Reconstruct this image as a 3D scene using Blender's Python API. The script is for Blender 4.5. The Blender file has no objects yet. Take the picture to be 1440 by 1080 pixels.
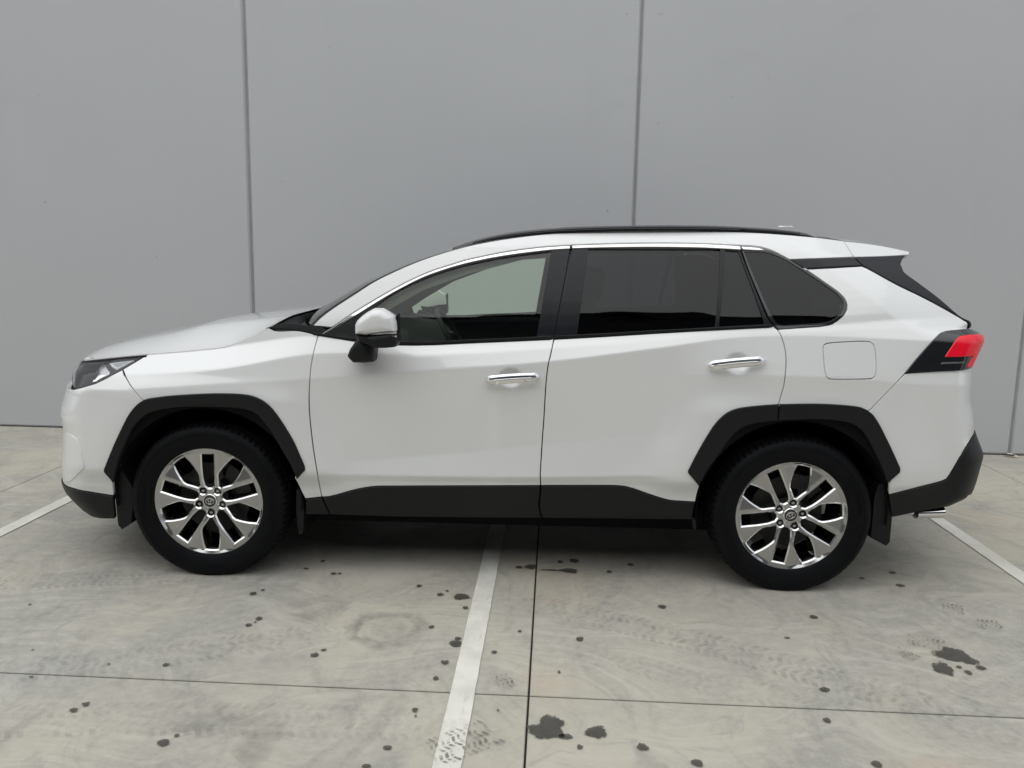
import bpy, bmesh, math, random
import numpy as np
from mathutils import Matrix, Vector
from mathutils.geometry import delaunay_2d_cdt
random.seed(7); np.random.seed(7)
C=bpy.context.scene; COL=C.collection
# ---------------------------------------------------------------- camera
CAMH=1.4877
cd=bpy.data.cameras.new('camera'); cam=bpy.data.objects.new('camera',cd); COL.objects.link(cam)
cd.sensor_width=36; cd.lens=36*1131.47/1440; cd.clip_start=.05; cd.clip_end=500
_r=Vector((0.9984767,0.0523073,0.0175591)); _d=Vector((0.0254543,-0.1543295,-0.9876915)); _f=Vector((-0.0489536,0.9866338,-0.1554258))
M=Matrix.Identity(4)
for i in range(3): M[i][0]=_r[i]; M[i][1]=-_d[i]; M[i][2]=-_f[i]
M[2][3]=CAMH; cam.matrix_world=M; C.camera=cam
# ---------------------------------------------------------------- sky, sun, exposure
W=bpy.data.worlds.new('World'); C.world=W; W.use_nodes=True
nt=W.node_tree; bg=nt.nodes['Background']
SUN_EL,SUN_ROT=math.radians(66),math.radians(222)
sky=nt.nodes.new('ShaderNodeTexSky'); sky.sky_type='NISHITA'; sky.sun_disc=False
sky.sun_elevation=SUN_EL; sky.sun_rotation=SUN_ROT; sky.air_density=1.0; sky.dust_density=4.0; sky.ozone_density=1.0
hs=nt.nodes.new('ShaderNodeHueSaturation'); hs.inputs['Saturation'].default_value=.10
mx=nt.nodes.new('ShaderNodeMix'); mx.data_type='RGBA'; mx.inputs[0].default_value=.75
mx.inputs[7].default_value=(6.5,6.9,7.4,1)      # even cloud deck
nt.links.new(sky.outputs[0],hs.inputs['Color']); nt.links.new(hs.outputs[0],mx.inputs[6]); nt.links.new(mx.outputs[2],bg.inputs[0])
bg.inputs[1].default_value=.135
sl=bpy.data.lights.new('sun','SUN'); sl.energy=1.4; sl.angle=math.radians(112); sl.color=(1,.97,.92)
so=bpy.data.objects.new('sun',sl); COL.objects.link(so); so.location=(-6,-8,14)
so.rotation_euler=Vector((-math.sin(SUN_ROT)*math.cos(SUN_EL)*-1,0,0)).to_track_quat('-Z','Y').to_euler()
_sd=Vector((math.sin(SUN_ROT)*math.cos(SUN_EL),math.cos(SUN_ROT)*math.cos(SUN_EL),math.sin(SUN_EL)))
so.rotation_euler=(-_sd).to_track_quat('-Z','Y').to_euler()
C.view_settings.view_transform='Standard'; C.view_settings.look='None'; C.view_settings.gamma=1; C.view_settings.use_curve_mapping=False
C.view_settings.exposure=0.02
C.cycles.max_bounces=10; C.cycles.transparent_max_bounces=16
# ---------------------------------------------------------------- materials
def new_mat(n):
    m=bpy.data.materials.new(n); m.use_nodes=True
    return m,m.node_tree,m.node_tree.nodes['Principled BSDF']
def nd(t,ty,**k):
    n=t.nodes.new(ty)
    for a,b in k.items(): setattr(n,a,b)
    return n
def mathn(t,op,a,b=None,c=None):
    n=nd(t,'ShaderNodeMath',operation=op)
    for i,v in enumerate((a,b,c)):
        if v is None: continue
        if isinstance(v,(int,float)): n.inputs[i].default_value=v
        else: t.links.new(v,n.inputs[i])
    return n.outputs[0]
def ramp(t,src,a,b,c0=(0,0,0,1),c1=(1,1,1,1),ip='EASE'):
    n=nd(t,'ShaderNodeValToRGB'); n.color_ramp.interpolation=ip
    n.color_ramp.elements[0].position=a; n.color_ramp.elements[1].position=b
    n.color_ramp.elements[0].color=c0; n.color_ramp.elements[1].color=c1
    t.links.new(src,n.inputs[0]); return n.outputs[0]
def mixc(t,f,a,b,mode='MIX'):
    n=nd(t,'ShaderNodeMix',data_type='RGBA',blend_type=mode)
    for i,v in ((0,f),(6,a),(7,b)):
        if isinstance(v,(int,float)): n.inputs[i].default_value=v
        elif isinstance(v,tuple): n.inputs[i].default_value=v if len(v)==4 else (*v,1)
        else: t.links.new(v,n.inputs[i])
    return n.outputs[2]
def noise(t,vec,scale,detail=4,rough=.5,dist=0):
    n=nd(t,'ShaderNodeTexNoise'); n.inputs['Scale'].default_value=scale; n.inputs['Detail'].default_value=detail
    n.inputs['Roughness'].default_value=rough; n.inputs['Distortion'].default_value=dist
    t.links.new(vec,n.inputs['Vector']); return n.outputs[0]
def mapv(t,vec,scale=(1,1,1),rotz=0,loc=(0,0,0)):
    n=nd(t,'ShaderNodeMapping'); n.inputs['Scale'].default_value=scale; n.inputs['Rotation'].default_value=(0,0,rotz); n.inputs['Location'].default_value=loc
    t.links.new(vec,n.inputs[0]); return n.outputs[0]
def geo(t): return nd(t,'ShaderNodeNewGeometry').outputs['Position']
def objc(t): return nd(t,'ShaderNodeTexCoord').outputs['Object']
def bump(t,p,h,strength,dist=.002):
    b=nd(t,'ShaderNodeBump'); b.inputs['Strength'].default_value=strength; b.inputs['Distance'].default_value=dist
    t.links.new(h,b.inputs['Height']); t.links.new(b.outputs[0],p.inputs['Normal'])
def simple(n,col,rough=.5,metal=0,coat=0,nscale=0,namp=.1,bscale=0,bstr=.2,spec=.5):
    m,t,p=new_mat(n)
    p.inputs['Roughness'].default_value=rough; p.inputs['Metallic'].default_value=metal
    p.inputs['Coat Weight'].default_value=coat; p.inputs['Coat Roughness'].default_value=.03
    p.inputs['Specular IOR Level'].default_value=spec
    c=(*col,1); 
    o=objc(t)
    f=noise(t,o,nscale or 14,3)
    lo=tuple(max(0,v*(1-namp)) for v in col); hi=tuple(v*(1+namp) for v in col)
    t.links.new(mixc(t,f,lo,hi),p.inputs['Base Color'])
    if bscale: bump(t,p,noise(t,o,bscale,2),bstr,.0015)
    return m
PAINT=simple('white_pearl_paint',(.80,.808,.80),.30,0,1.0,3,.012); PAINT.node_tree.nodes['Principled BSDF'].inputs['Coat IOR'].default_value=1.62
PLASTIC=simple('black_textured_plastic',(.0075,.0085,.009),.48,0,0,20,.15,700,.14,spec=.30)
GLOSSBLK=simple('gloss_black_trim',(.012,.013,.015),.12,0,.5)
SATIN=simple('satin_black_film',(.008,.009,.012),.30,spec=.33)
RUBBER=simple('seal_rubber',(.008,.008,.009),.55,spec=.3)
SHADOW=simple('dark_metal_and_gap_shade',(.010,.010,.011),.8,spec=.1)
CHROME=simple('bright_chrome',(.86,.86,.86),.06,1)
ALLOY=simple('machined_alloy',(.46,.46,.455),.25,1,0,60,.05)
ALLOYD=simple('silver_painted_alloy',(.78,.78,.77),.16,1,0,30,.05)
BARREL=simple('dull_alloy_barrel',(.10,.10,.10),.35,1)
DISC=simple('brake_steel',(.045,.044,.043),.5,1,0,40,.15)
LINING=simple('pale_grey_lining',(.24,.245,.22),.85)
TRIM=simple('dark_cabin_trim',(.03,.03,.032),.6)
LEATHER=simple('charcoal_seat_leather',(.045,.044,.043),.5)
LAMPW=simple('white_lamp_plate',(.75,.76,.78),.2)
REFL=simple('lamp_reflector',(.85,.85,.85),.12,1)
LAMPG=simple('dark_lamp_bezel',(.035,.037,.041),.35,0,0)
REDL=simple('red_lamp_lens',(.95,.005,.028),.22,0,0,20,.05)
def tyre_mat():
    m,t,p=new_mat('tyre_rubber'); o=objc(t)
    t.links.new(mixc(t,noise(t,o,9,4),(.0030,.0034,.0045),(.0085,.0090,.0100)),p.inputs['Base Color'])
    p.inputs['Roughness'].default_value=.55; p.inputs['Specular IOR Level'].default_value=.11; bump(t,p,noise(t,o,120,2),.15,.001); return m
TYRE=tyre_mat()
def glass_mat(n,tint,ior=1.52,rough=0,k=1.0):
    m=bpy.data.materials.new(n); m.use_nodes=True; t=m.node_tree; t.nodes.remove(t.nodes['Principled BSDF'])
    tr=nd(t,'ShaderNodeBsdfTransparent'); tr.inputs[0].default_value=(*tint,1)
    gl=nd(t,'ShaderNodeBsdfGlossy'); gl.inputs['Roughness'].default_value=rough; gl.inputs[0].default_value=(1,1,1,1)
    fr=nd(t,'ShaderNodeFresnel'); fr.inputs[0].default_value=ior
    # two faces of a thin pane
    f=mathn(t,'MULTIPLY',fr.outputs[0],k); f=mathn(t,'MINIMUM',f,1.0)
    mx=nd(t,'ShaderNodeMixShader'); t.links.new(f,mx.inputs[0]); t.links.new(tr.outputs[0],mx.inputs[1]); t.links.new(gl.outputs[0],mx.inputs[2])
    t.links.new(mx.outputs[0],t.nodes['Material Output'].inputs[0]); return m
GLASSF=glass_mat('green_tinted_glass',(.86,.94,.84))
GLASSR=glass_mat('dark_privacy_glass',(.14,.148,.155),1.5,0,.85)
GLASSW=glass_mat('windscreen_glass',(.70,.80,.75))
LENS=glass_mat('clear_lamp_lens',(.93,.94,.95),1.45,0,.75)
def concrete_mat():
    m,t,p=new_mat('stained_concrete'); g=geo(t)
    nz=nd(t,'ShaderNodeTexNoise'); nz.inputs['Scale'].default_value=.9; nz.inputs['Detail'].default_value=2; t.links.new(g,nz.inputs['Vector'])
    vs=nd(t,'ShaderNodeVectorMath',operation='SUBTRACT'); t.links.new(nz.outputs['Color'],vs.inputs[0]); vs.inputs[1].default_value=(.5,.5,.5)
    vm=nd(t,'ShaderNodeVectorMath',operation='SCALE'); t.links.new(vs.outputs[0],vm.inputs[0]); vm.inputs['Scale'].default_value=1.5
    va=nd(t,'ShaderNodeVectorMath',operation='ADD'); t.links.new(g,va.inputs[0]); t.links.new(vm.outputs[0],va.inputs[1]); wp=va.outputs[0]
    n1=noise(t,g,.55,6,.58,.8); n2=noise(t,g,1.5,6,.62,1.0); fine=noise(t,g,24,6,.7); spk=noise(t,g,190,2)
    st1=noise(t,mapv(t,wp,(1.3,6.5,1),.5),1.5,7,.66,.4)
    st2=noise(t,mapv(t,wp,(7,1.3,1),-.35),1.5,7,.66,.4)
    st3=noise(t,mapv(t,wp,(2.2,14,1),-.9),2.2,6,.65,.3)
    c=mixc(t,ramp(t,n1,.34,.66),(.320,.314,.296),(.485,.458,.388))
    c=mixc(t,mathn(t,'MULTIPLY',ramp(t,n2,.48,.70),.68),c,(.270,.266,.250))
    c=mixc(t,mathn(t,'MULTIPLY',ramp(t,noise(t,mapv(t,g,(1,1,1),0,(4.2,1.3,0)),.85,4,.5,.6),.54,.70),.62),c,(.49,.415,.325))
    c=mixc(t,mathn(t,'MULTIPLY',ramp(t,noise(t,mapv(t,g,(1,1,1),0,(1.2,7.3,0)),.7,4,.55,.6),.54,.70),.50),c,(.36,.365,.365))
    c=mixc(t,mathn(t,'MULTIPLY',ramp(t,st1,.47,.66),.50),c,(.52,.505,.45))
    c=mixc(t,mathn(t,'MULTIPLY',ramp(t,st2,.50,.68),.50),c,(.25,.247,.236))
    c=mixc(t,mathn(t,'MULTIPLY',ramp(t,st3,.52,.72),.50),c,(.262,.260,.248))
    c=mixc(t,mathn(t,'MULTIPLY',ramp(t,fine,.38,.66),.34),c,(.53,.51,.455))
    c=mixc(t,mathn(t,'MULTIPLY',ramp(t,spk,.62,.78),.35),c,(.24,.235,.22))
    c=mixc(t,1.0,c,(1.045,1.03,.985),'MULTIPLY')
    t.links.new(c,p.inputs['Base Color'])
    t.links.new(ramp(t,n2,.2,.8,(.40,.46,.46,1),(.70,.70,.70,1)),p.inputs['Roughness'])
    bump(t,p,mathn(t,'ADD',fine,mathn(t,'MULTIPLY',spk,.5)),.10,.003); return m
CONC=concrete_mat()
def wall_mat():
    m,t,p=new_mat('grey_wall_paint'); g=geo(t)
    c=mixc(t,noise(t,g,.5,4,.5,.4),(.495,.508,.525),(.545,.556,.568))
    c=mixc(t,mathn(t,'MULTIPLY',ramp(t,noise(t,mapv(t,g,(1,1,.16)),2.6,5,.6),.55,.8),.22),c,(.45,.46,.465))
    c=mixc(t,mathn(t,'MULTIPLY',ramp(t,noise(t,g,38,3),.67,.8),.25),c,(.59,.60,.60))
    c=mixc(t,mathn(t,'MULTIPLY',ramp(t,noise(t,mapv(t,g,(1,1,2.5),0,(3,0,1)),1.3,7,.7),.60,.72),.30),c,(.47,.478,.485))
    c=mixc(t,mathn(t,'MULTIPLY',ramp(t,noise(t,g,11,2,.5),.755,.79),.6),c,(.30,.31,.315))
    t.links.new(c,p.inputs['Base Color']); p.inputs['Roughness'].default_value=.62
    bump(t,p,noise(t,g,70,3),.07,.003); return m
WALL=wall_mat()
SEAL=simple('grey_joint_sealant',(.36,.365,.37),.6,0,0,9,.15,60,.3)
def line_mat():
    m,t,p=new_mat('worn_line_paint'); g=geo(t)
    w=ramp(t,noise(t,g,30,6,.7),.60,.74); w2=ramp(t,noise(t,g,5,4,.6),.35,.7)
    c=mixc(t,w2,(.64,.62,.555),(.77,.755,.69)); c=mixc(t,mathn(t,'MULTIPLY',w,.8),c,(.42,.405,.37))
    c=mixc(t,mathn(t,'MULTIPLY',ramp(t,noise(t,mapv(t,g,(30,5,1),.9),1.0,5,.7),.56,.75),.45),c,(.35,.34,.315))
    t.links.new(c,p.inputs['Base Color']); p.inputs['Roughness'].default_value=.6; bump(t,p,noise(t,g,90,3),.2,.002); return m
LINE=line_mat()
def oil_mat():
    m,t,p=new_mat('dark_oil_stain'); g=geo(t); at=nd(t,'ShaderNodeAttribute'); at.attribute_name='fade'
    t.links.new(mixc(t,noise(t,g,22,4),(.050,.047,.040),(.105,.098,.084)),p.inputs['Base Color']); p.inputs['Roughness'].default_value=.5
    f=mathn(t,'ADD',at.outputs['Fac'],mathn(t,'MULTIPLY',mathn(t,'SUBTRACT',noise(t,g,75,5,.7),.5),2.3))
    t.links.new(mathn(t,'MULTIPLY',ramp(t,f,.34,.62),.86),p.inputs['Alpha']); return m
OIL=oil_mat()
def mark_mat(n,col,amp,sc,lo,hi):
    m,t,p=new_mat(n); g=geo(t)
    p.inputs['Base Color'].default_value=(*col,1); p.inputs['Roughness'].default_value=.7
    a=nd(t,'ShaderNodeAttribute'); a.attribute_name='fade'
    al=mathn(t,'MULTIPLY',mathn(t,'MULTIPLY',ramp(t,noise(t,g,sc,5,.6),lo,hi),amp),a.outputs['Fac'])
    t.links.new(al,p.inputs['Alpha']); return m
TREADM=mark_mat('faint_tyre_mark',(.16,.155,.145),.50,13,.36,.68)
TREADW=mark_mat('wet_tyre_print',(.085,.081,.072),.70,24,.40,.62)
# ---------------------------------------------------------------- mesh helpers
def link(o,parent=None):
    COL.objects.link(o)
    if parent is not None: o.parent=parent
    return o
def mesh_obj(name,verts,faces,mats,parent=None,smooth=True,normals=None,midx=None,sharp=None):
    me=bpy.data.meshes.new(name); me.from_pydata([tuple(map(float,v)) for v in verts],[],faces)
    for m in (mats if isinstance(mats,(list,tuple)) else [mats]): me.materials.append(m)
    if midx is not None: me.polygons.foreach_set('material_index',midx)
    me.update()
    if smooth: me.shade_smooth()
    if smooth and sharp is not None: me.set_sharp_from_angle(angle=math.radians(sharp))
    if normals is not None: me.normals_split_custom_set_from_vertices([tuple(map(float,n)) for n in normals])
    return link(bpy.data.objects.new(name,me),parent)
def empty(name,loc=(0,0,0),rz=0,parent=None):
    o=bpy.data.objects.new(name,None); o.location=loc; o.rotation_euler=(0,0,rz); o.empty_display_size=.2
    return link(o,parent)
def tag(o,label=None,cat=None,group=None,kind=None):
    if label: o['label']=label
    if cat: o['category']=cat
    if group: o['group']=group
    if kind: o['kind']=kind
    return o
def copy_tree(o,parent):
    c=o.copy(); COL.objects.link(c); c.parent=parent
    for ch in list(o.children): copy_tree(ch,c)
    return c
class MB:
    def __init__(s): s.v=[];s.f=[];s.m=[]
    def add(s,v,f,m=0):
        b=len(s.v); s.v+=[tuple(x) for x in v]; s.f+=[tuple(i+b for i in q) for q in f]; s.m+=[m]*len(f)
    def box(s,c,d,m=0,R=None):
        v=[]
        for x in (-1,1):
            for y in (-1,1):
                for z in (-1,1):
                    p=Vector((x*d[0]/2,y*d[1]/2,z*d[2]/2))
                    if R is not None: p=R@p
                    v.append(p+Vector(c))
        s.add(v,[(0,1,3,2),(4,6,7,5),(0,4,5,1),(2,3,7,6),(0,2,6,4),(1,5,7,3)],m)
    def rings(s,rings,m=0,closed=True,cap=(False,False)):
        n=len(rings[0]); v=[p for r in rings for p in r]; f=[]
        for i in range(len(rings)-1):
            for j in range(n if closed else n-1):
                k=(j+1)%n
                f.append((i*n+j,i*n+k,(i+1)*n+k,(i+1)*n+j))
        if cap[0]: f.append(tuple(range(n))[::-1])
        if cap[1]: f.append(tuple((len(rings)-1)*n+j for j in range(n)))
        s.add(v,f,m)
    def build(s,name,mats,parent=None,smooth=True,sharp=35):
        o=mesh_obj(name,s.v,s.f,mats,parent,smooth,midx=s.m if isinstance(mats,(list,tuple)) else None,sharp=sharp)
        bm=bmesh.new(); bm.from_mesh(o.data); bmesh.ops.recalc_face_normals(bm,faces=bm.faces); bm.to_mesh(o.data); bm.free()
        return o
def bevel_mesh(o,w,seg=2):
    bm=bmesh.new(); bm.from_mesh(o.data)
    bmesh.ops.bevel(bm,geom=[e for e in bm.edges if len(e.link_faces)==2 and e.calc_face_angle(0)>.5],offset=w,segments=seg,profile=.5,affect='EDGES',clamp_overlap=True)
    bm.to_mesh(o.data); bm.free(); o.data.shade_smooth(); o.data.set_sharp_from_angle(angle=math.radians(50)); return o
def sweep(path,radii,n=10,up=(0,0,1)):
    """elliptic tube; radii: list of (r_side, r_up)"""
    P=[Vector(p) for p in path]; R=[]
    for i,p in enumerate(P):
        t=(P[min(i+1,len(P)-1)]-P[max(i-1,0)]).normalized(); s=t.cross(Vector(up)).normalized(); u=s.cross(t)
        a,b=radii[i] if isinstance(radii,list) else radii
        R.append([p+s*(a*math.cos(2*math.pi*k/n))+u*(b*math.sin(2*math.pi*k/n)) for k in range(n)])
    return R
def densify(poly,step,closed=True):
    P=np.array(poly,float); out=[]
    n=len(P)
    for i in range(n if closed else n-1):
        a,b=P[i],P[(i+1)%n]; k=max(1,int(math.ceil(np.hypot(*(b-a))/step)))
        for j in range(k): out.append(a+(b-a)*j/k)
    if not closed: out.append(P[-1])
    return np.array(out)
def area(P): 
    x,y=P[:,0],P[:,1]; return .5*np.sum(x*np.roll(y,-1)-np.roll(x,-1)*y)
def inset(P,d):
    """P CCW, positive d = inward"""
    a=P-np.roll(P,1,0); b=np.roll(P,-1,0)-P
    a/=np.linalg.norm(a,axis=1)[:,None]+1e-12; b/=np.linalg.norm(b,axis=1)[:,None]+1e-12
    na=np.stack([-a[:,1],a[:,0]],1); nb=np.stack([-b[:,1],b[:,0]],1)
    m=na+nb; l=np.linalg.norm(m,axis=1)[:,None]; m=m/np.maximum(l,.3)
    k=1/np.clip((m*na).sum(1),.55,1)
    return P+m*(d*k)[:,None]
def inside(px,py,poly):
    r=np.zeros(px.shape,bool); x,y=poly[:,0],poly[:,1]; n=len(x); j=n-1
    for i in range(n):
        c=((y[i]>py)!=(y[j]>py))&(px<(x[j]-x[i])*(py-y[i])/(y[j]-y[i]+1e-15)+x[i]); r^=c; j=i
    return r
def cdt(loops,grid,margin=.5):
    """outer CCW loop first, then holes; returns points and triangles; loop points keep their order first"""
    pts=[];edges=[]
    for L in loops:
        b=len(pts); pts+=[tuple(p) for p in L]; edges+=[(b+i,b+(i+1)%len(L)) for i in range(len(L))]
    nb=len(pts)
    lo=loops[0].min(0); hi=loops[0].max(0)
    if grid:
        xs=np.arange(lo[0],hi[0],grid); ys=np.arange(lo[1],hi[1],grid*.87)
        X,Y=np.meshgrid(xs,ys); X=X+(np.arange(len(ys))%2*grid*.5)[:,None]; X=X.ravel();Y=Y.ravel()
        ok=inside(X,Y,loops[0])
        for L in loops[1:]: ok&=~inside(X,Y,L)
        X=X[ok];Y=Y[ok]
        for L in loops:
            k=seg_dist(X,Y,L,True)>grid*margin; X=X[k];Y=Y[k]
        pts+=list(zip(X.tolist(),Y.tolist()))
    V,_,F,ov,_,_=delaunay_2d_cdt([Vector((float(a),float(b))) for a,b in pts],edges,[],0,1e-7,True)
    V=np.array([tuple(v) for v in V]); F=np.array([tuple(f) for f in F])
    cx=V[F].mean(1); ok=inside(cx[:,0],cx[:,1],loops[0])
    for L in loops[1:]: ok&=~inside(cx[:,0],cx[:,1],L)
    F=F[ok]
    a,b,c=V[F[:,0]],V[F[:,1]],V[F[:,2]]
    ar=(b[:,0]-a[:,0])*(c[:,1]-a[:,1])-(b[:,1]-a[:,1])*(c[:,0]-a[:,0])
    F[ar<0]=F[ar<0][:,::-1]
    F=F[np.abs(ar)>1e-12]
    mp={}
    for i,l in enumerate(ov):
        for k in l: mp[k]=i
    return V,F,[mp.get(i,0) for i in range(nb)]
# ---------------------------------------------------------------- body side surface
ARCH_F = [(-0.449,.501),(-0.40,.61),(-0.352,.704),(-0.29,.79),(-0.235,.832),(-0.17,.847),(-0.076,.856),(.104,.866),(.225,.862),(.275,.846),(.325,.80),(.418,.667),(.455,.58),(.472,.527)]
ARCH_R = [(2.195,.559),(2.235,.61),(2.275,.68),(2.354,.815),(2.395,.848),(2.46,.862),(2.577,.872),(2.737,.877),(2.88,.873),(2.955,.86),(3.005,.815),(3.065,.71),(3.115,.62),(3.135,.585)]
# stations along the car: z / half width of nine profile knots
STX = [-1.0,-.45,.1,.5,1.0,1.55,2.05,2.4,2.75,3.2,3.75]
STZ = [[.25,.42,.47,.60,.74,.845,.92,.985,1.45,1.52],
       [.27,.42,.50,.62,.75,.862,.93,1.00,1.46,1.53],
       [.28,.46,.50,.65,.80,.905,.975,1.06,1.50,1.56],
       [.30,.465,.50,.56,.78,.936,1.045,1.12,1.53,1.59],
       [.30,.472,.503,.590,.80,.982,1.05,1.097,1.53,1.595],
       [.30,.475,.512,.656,.85,1.033,1.09,1.130,1.55,1.618],
       [.30,.477,.531,.71,.975,1.106,1.14,1.168,1.567,1.627],
       [.30,.48,.535,.73,.992,1.158,1.178,1.193,1.56,1.625],
       [.30,.48,.53,.72,.995,1.17,1.19,1.212,1.53,1.61],
       [.30,.46,.52,.70,.97,1.16,1.21,1.25,1.51,1.58],
       [.30,.45,.52,.70,.95,1.13,1.20,1.26,1.47,1.54]]
STH = [[.80,.865,.875,.885,.890,.893,.850,.725,.56,.50],
       [.85,.895,.905,.908,.907,.908,.872,.775,.60,.54],
       [.86,.905,.905,.905,.907,.909,.887,.79,.62,.56],
       [.86,.890,.897,.893,.896,.901,.874,.835,.64,.58],
       [.86,.888,.901,.882,.892,.898,.878,.850,.655,.59],
       [.86,.885,.901,.881,.890,.896,.872,.848,.662,.592],
       [.86,.885,.901,.886,.889,.887,.869,.853,.662,.59],
       [.86,.892,.903,.900,.909,.868,.860,.855,.672,.60],
       [.86,.900,.905,.91,.923,.874,.866,.856,.690,.612],
       [.85,.89,.90,.905,.912,.868,.842,.818,.665,.59],
       [.82,.86,.87,.88,.868,.835,.80,.775,.59,.52]]
STX=np.array(STX); STZ=np.array(STZ); STH=np.array(STH)
STH[3:9,7]-=np.array([.004,.012,.013,.012,.008,.004]); STH[3:8,6]-=np.array([0,.004,.005,.004,.002])
_t=np.arange(1,8)/8.                       # barrel curve of the side glass
STZ=np.concatenate([STZ[:,:8],STZ[:,7:8]*(1-_t)+STZ[:,8:9]*_t,STZ[:,8:]],1)
STH=np.concatenate([STH[:,:8],STH[:,7:8]*(1-_t)+STH[:,8:9]*_t+.020*4*_t*(1-_t),STH[:,8:]],1)
NOSE_Z=np.array([.20,.26,.33,.37,.445,.545,.65,.71,.75,.83,.93,.965,1.05]); NOSE_X=np.array([-.80,-.875,-.925,-.933,-.923,-.908,-.895,-.905,-.897,-.868,-.842,-.815,-.70])
TAIL_Z=np.array([.30,.39,.449,.465,.625,.724,.787,.889,.958,1.03,1.155,1.18,1.21,1.26]); TAIL_X=np.array([3.50,3.59,3.69,3.695,3.717,3.667,3.66,3.632,3.629,3.63,3.677,3.671,3.66,3.80])
LN,LT=.38,.30
def _cub(X,Y,x):
    i=np.clip(np.searchsorted(X,x)-1,0,len(X)-2)
    m=np.gradient(Y,X,axis=0)
    h=(X[i+1]-X[i]); t=((x-X[i])/h)
    t=np.clip(t,0,1)
    if Y.ndim>1: t=t[:,None]; h=h[:,None]
    t2=t*t;t3=t2*t
    return (2*t3-3*t2+1)*Y[i]+(t3-2*t2+t)*h*m[i]+(-2*t3+3*t2)*Y[i+1]+(t3-t2)*h*m[i+1]
def seg_dist(px,pz,poly,closed=False):
    P=np.array(poly); A_=P if closed else P[:-1]; B_=np.roll(P,-1,0) if closed else P[1:]
    best=np.full(px.shape,1e9)
    for a,b in zip(A_,B_):
        d=b-a; L=d@d+1e-12
        t=np.clip(((px-a[0])*d[0]+(pz-a[1])*d[1])/L,0,1)
        dd=np.hypot(px-a[0]-t*d[0],pz-a[1]-t*d[1]); best=np.minimum(best,dd)
    return best
def sstep(t):
    t=np.clip(t,0,1); return t*t*(3-2*t)
BOWLS=[(1.395,.957,.062,.052,.020),(2.392,1.046,.062,.050,.020)]
def base_hw(x,z):
    x=np.asarray(x,float); z=np.asarray(z,float)
    K=_cub(STX,STZ,x); Hh=_cub(STX,STH,x)
    out=np.zeros_like(x)
    offs=[(-.006,.12),(-.003,.22),(0,.32),(.003,.22),(.006,.12)]
    n=K.shape[1]
    for o,w in offs:
        zz=z+o
        idx=np.clip((zz[:,None]>K).sum(1)-1,0,n-2)
        r=np.arange(len(x))
        t=(zz-K[r,idx])/(K[r,idx+1]-K[r,idx])
        t=np.clip(t,-1.0,1.6)
        out+=w*(Hh[r,idx]+t*(Hh[r,idx+1]-Hh[r,idx]))
    for arch in (ARCH_F,ARCH_R):
        d=seg_dist(x,z,arch)
        w=sstep(1-d/.23)*sstep((.95-z)/.13)*sstep((z-.42)/.10)
        out=out+w*np.maximum(.926-out,0)
    # rear pillar facet
    a=np.array([2.78,1.48]); b=np.array([3.10,1.24]); dv=(b-a)/np.linalg.norm(b-a); nv=np.array([-dv[1],dv[0]])
    s=(x-a[0])*nv[0]+(z-a[1])*nv[1]
    s=np.where(s>0,s,0); s=s*s/(s+.012)
    out=out-.26*s*sstep((z-1.16)/.06)
    for (bx,bz,rx,rz,dp) in BOWLS:
        rr=np.hypot((x-bx)/rx,(z-bz)/rz)
        out=out-dp*(1-sstep((rr-.35)/.65))
    return out
def xz_to_u(x,z):
    x=np.asarray(x,float); z=np.asarray(z,float)
    xf=np.interp(z,NOSE_Z,NOSE_X); xr=np.interp(z,TAIL_Z,TAIL_X)
    tf=np.clip((x-xf)/LN,0,1); phf=np.arccos(1-tf)
    uf=xf+LN-LN*1.3*(np.pi/2-phf)
    tr=np.clip((xr-x)/LT,0,1); phr=np.arccos(1-tr)
    ur=xr-LT+LT*1.5*(np.pi/2-phr)
    return np.where(x<xf+LN,uf,np.where(x>xr-LT,ur,x))
def P3(u,z,off=0.):
    u=np.asarray(u,float); z=np.asarray(z,float)
    xf=np.interp(z,NOSE_Z,NOSE_X); xr=np.interp(z,TAIL_Z,TAIL_X)
    ph=np.full(u.shape,np.pi/2); x=u.copy()
    m=u<xf+LN; ph[m]=np.pi/2-(xf[m]+LN-u[m])/(1.3*LN); x[m]=xf[m]+LN*(1-np.cos(ph[m]))
    m=u>xr-LT; p2=np.pi/2-(u[m]-xr[m]+LT)/(1.5*LT); ph[m]=p2; x[m]=xr[m]-LT*(1-np.cos(p2))
    h=base_hw(x,z)*np.sin(ph)
    return np.stack([x,-h,z],-1)
def PN(u,z,off=0.):
    e=.003
    p=P3(u,z); du=P3(u+e,z)-P3(u-e,z); dz=P3(u,z+e)-P3(u,z-e)
    n=np.cross(du,dz); n/=np.linalg.norm(n,axis=1)[:,None]+1e-12
    off=np.asarray(off,float)
    return p+n*(off[:,None] if off.ndim else off),n

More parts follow.
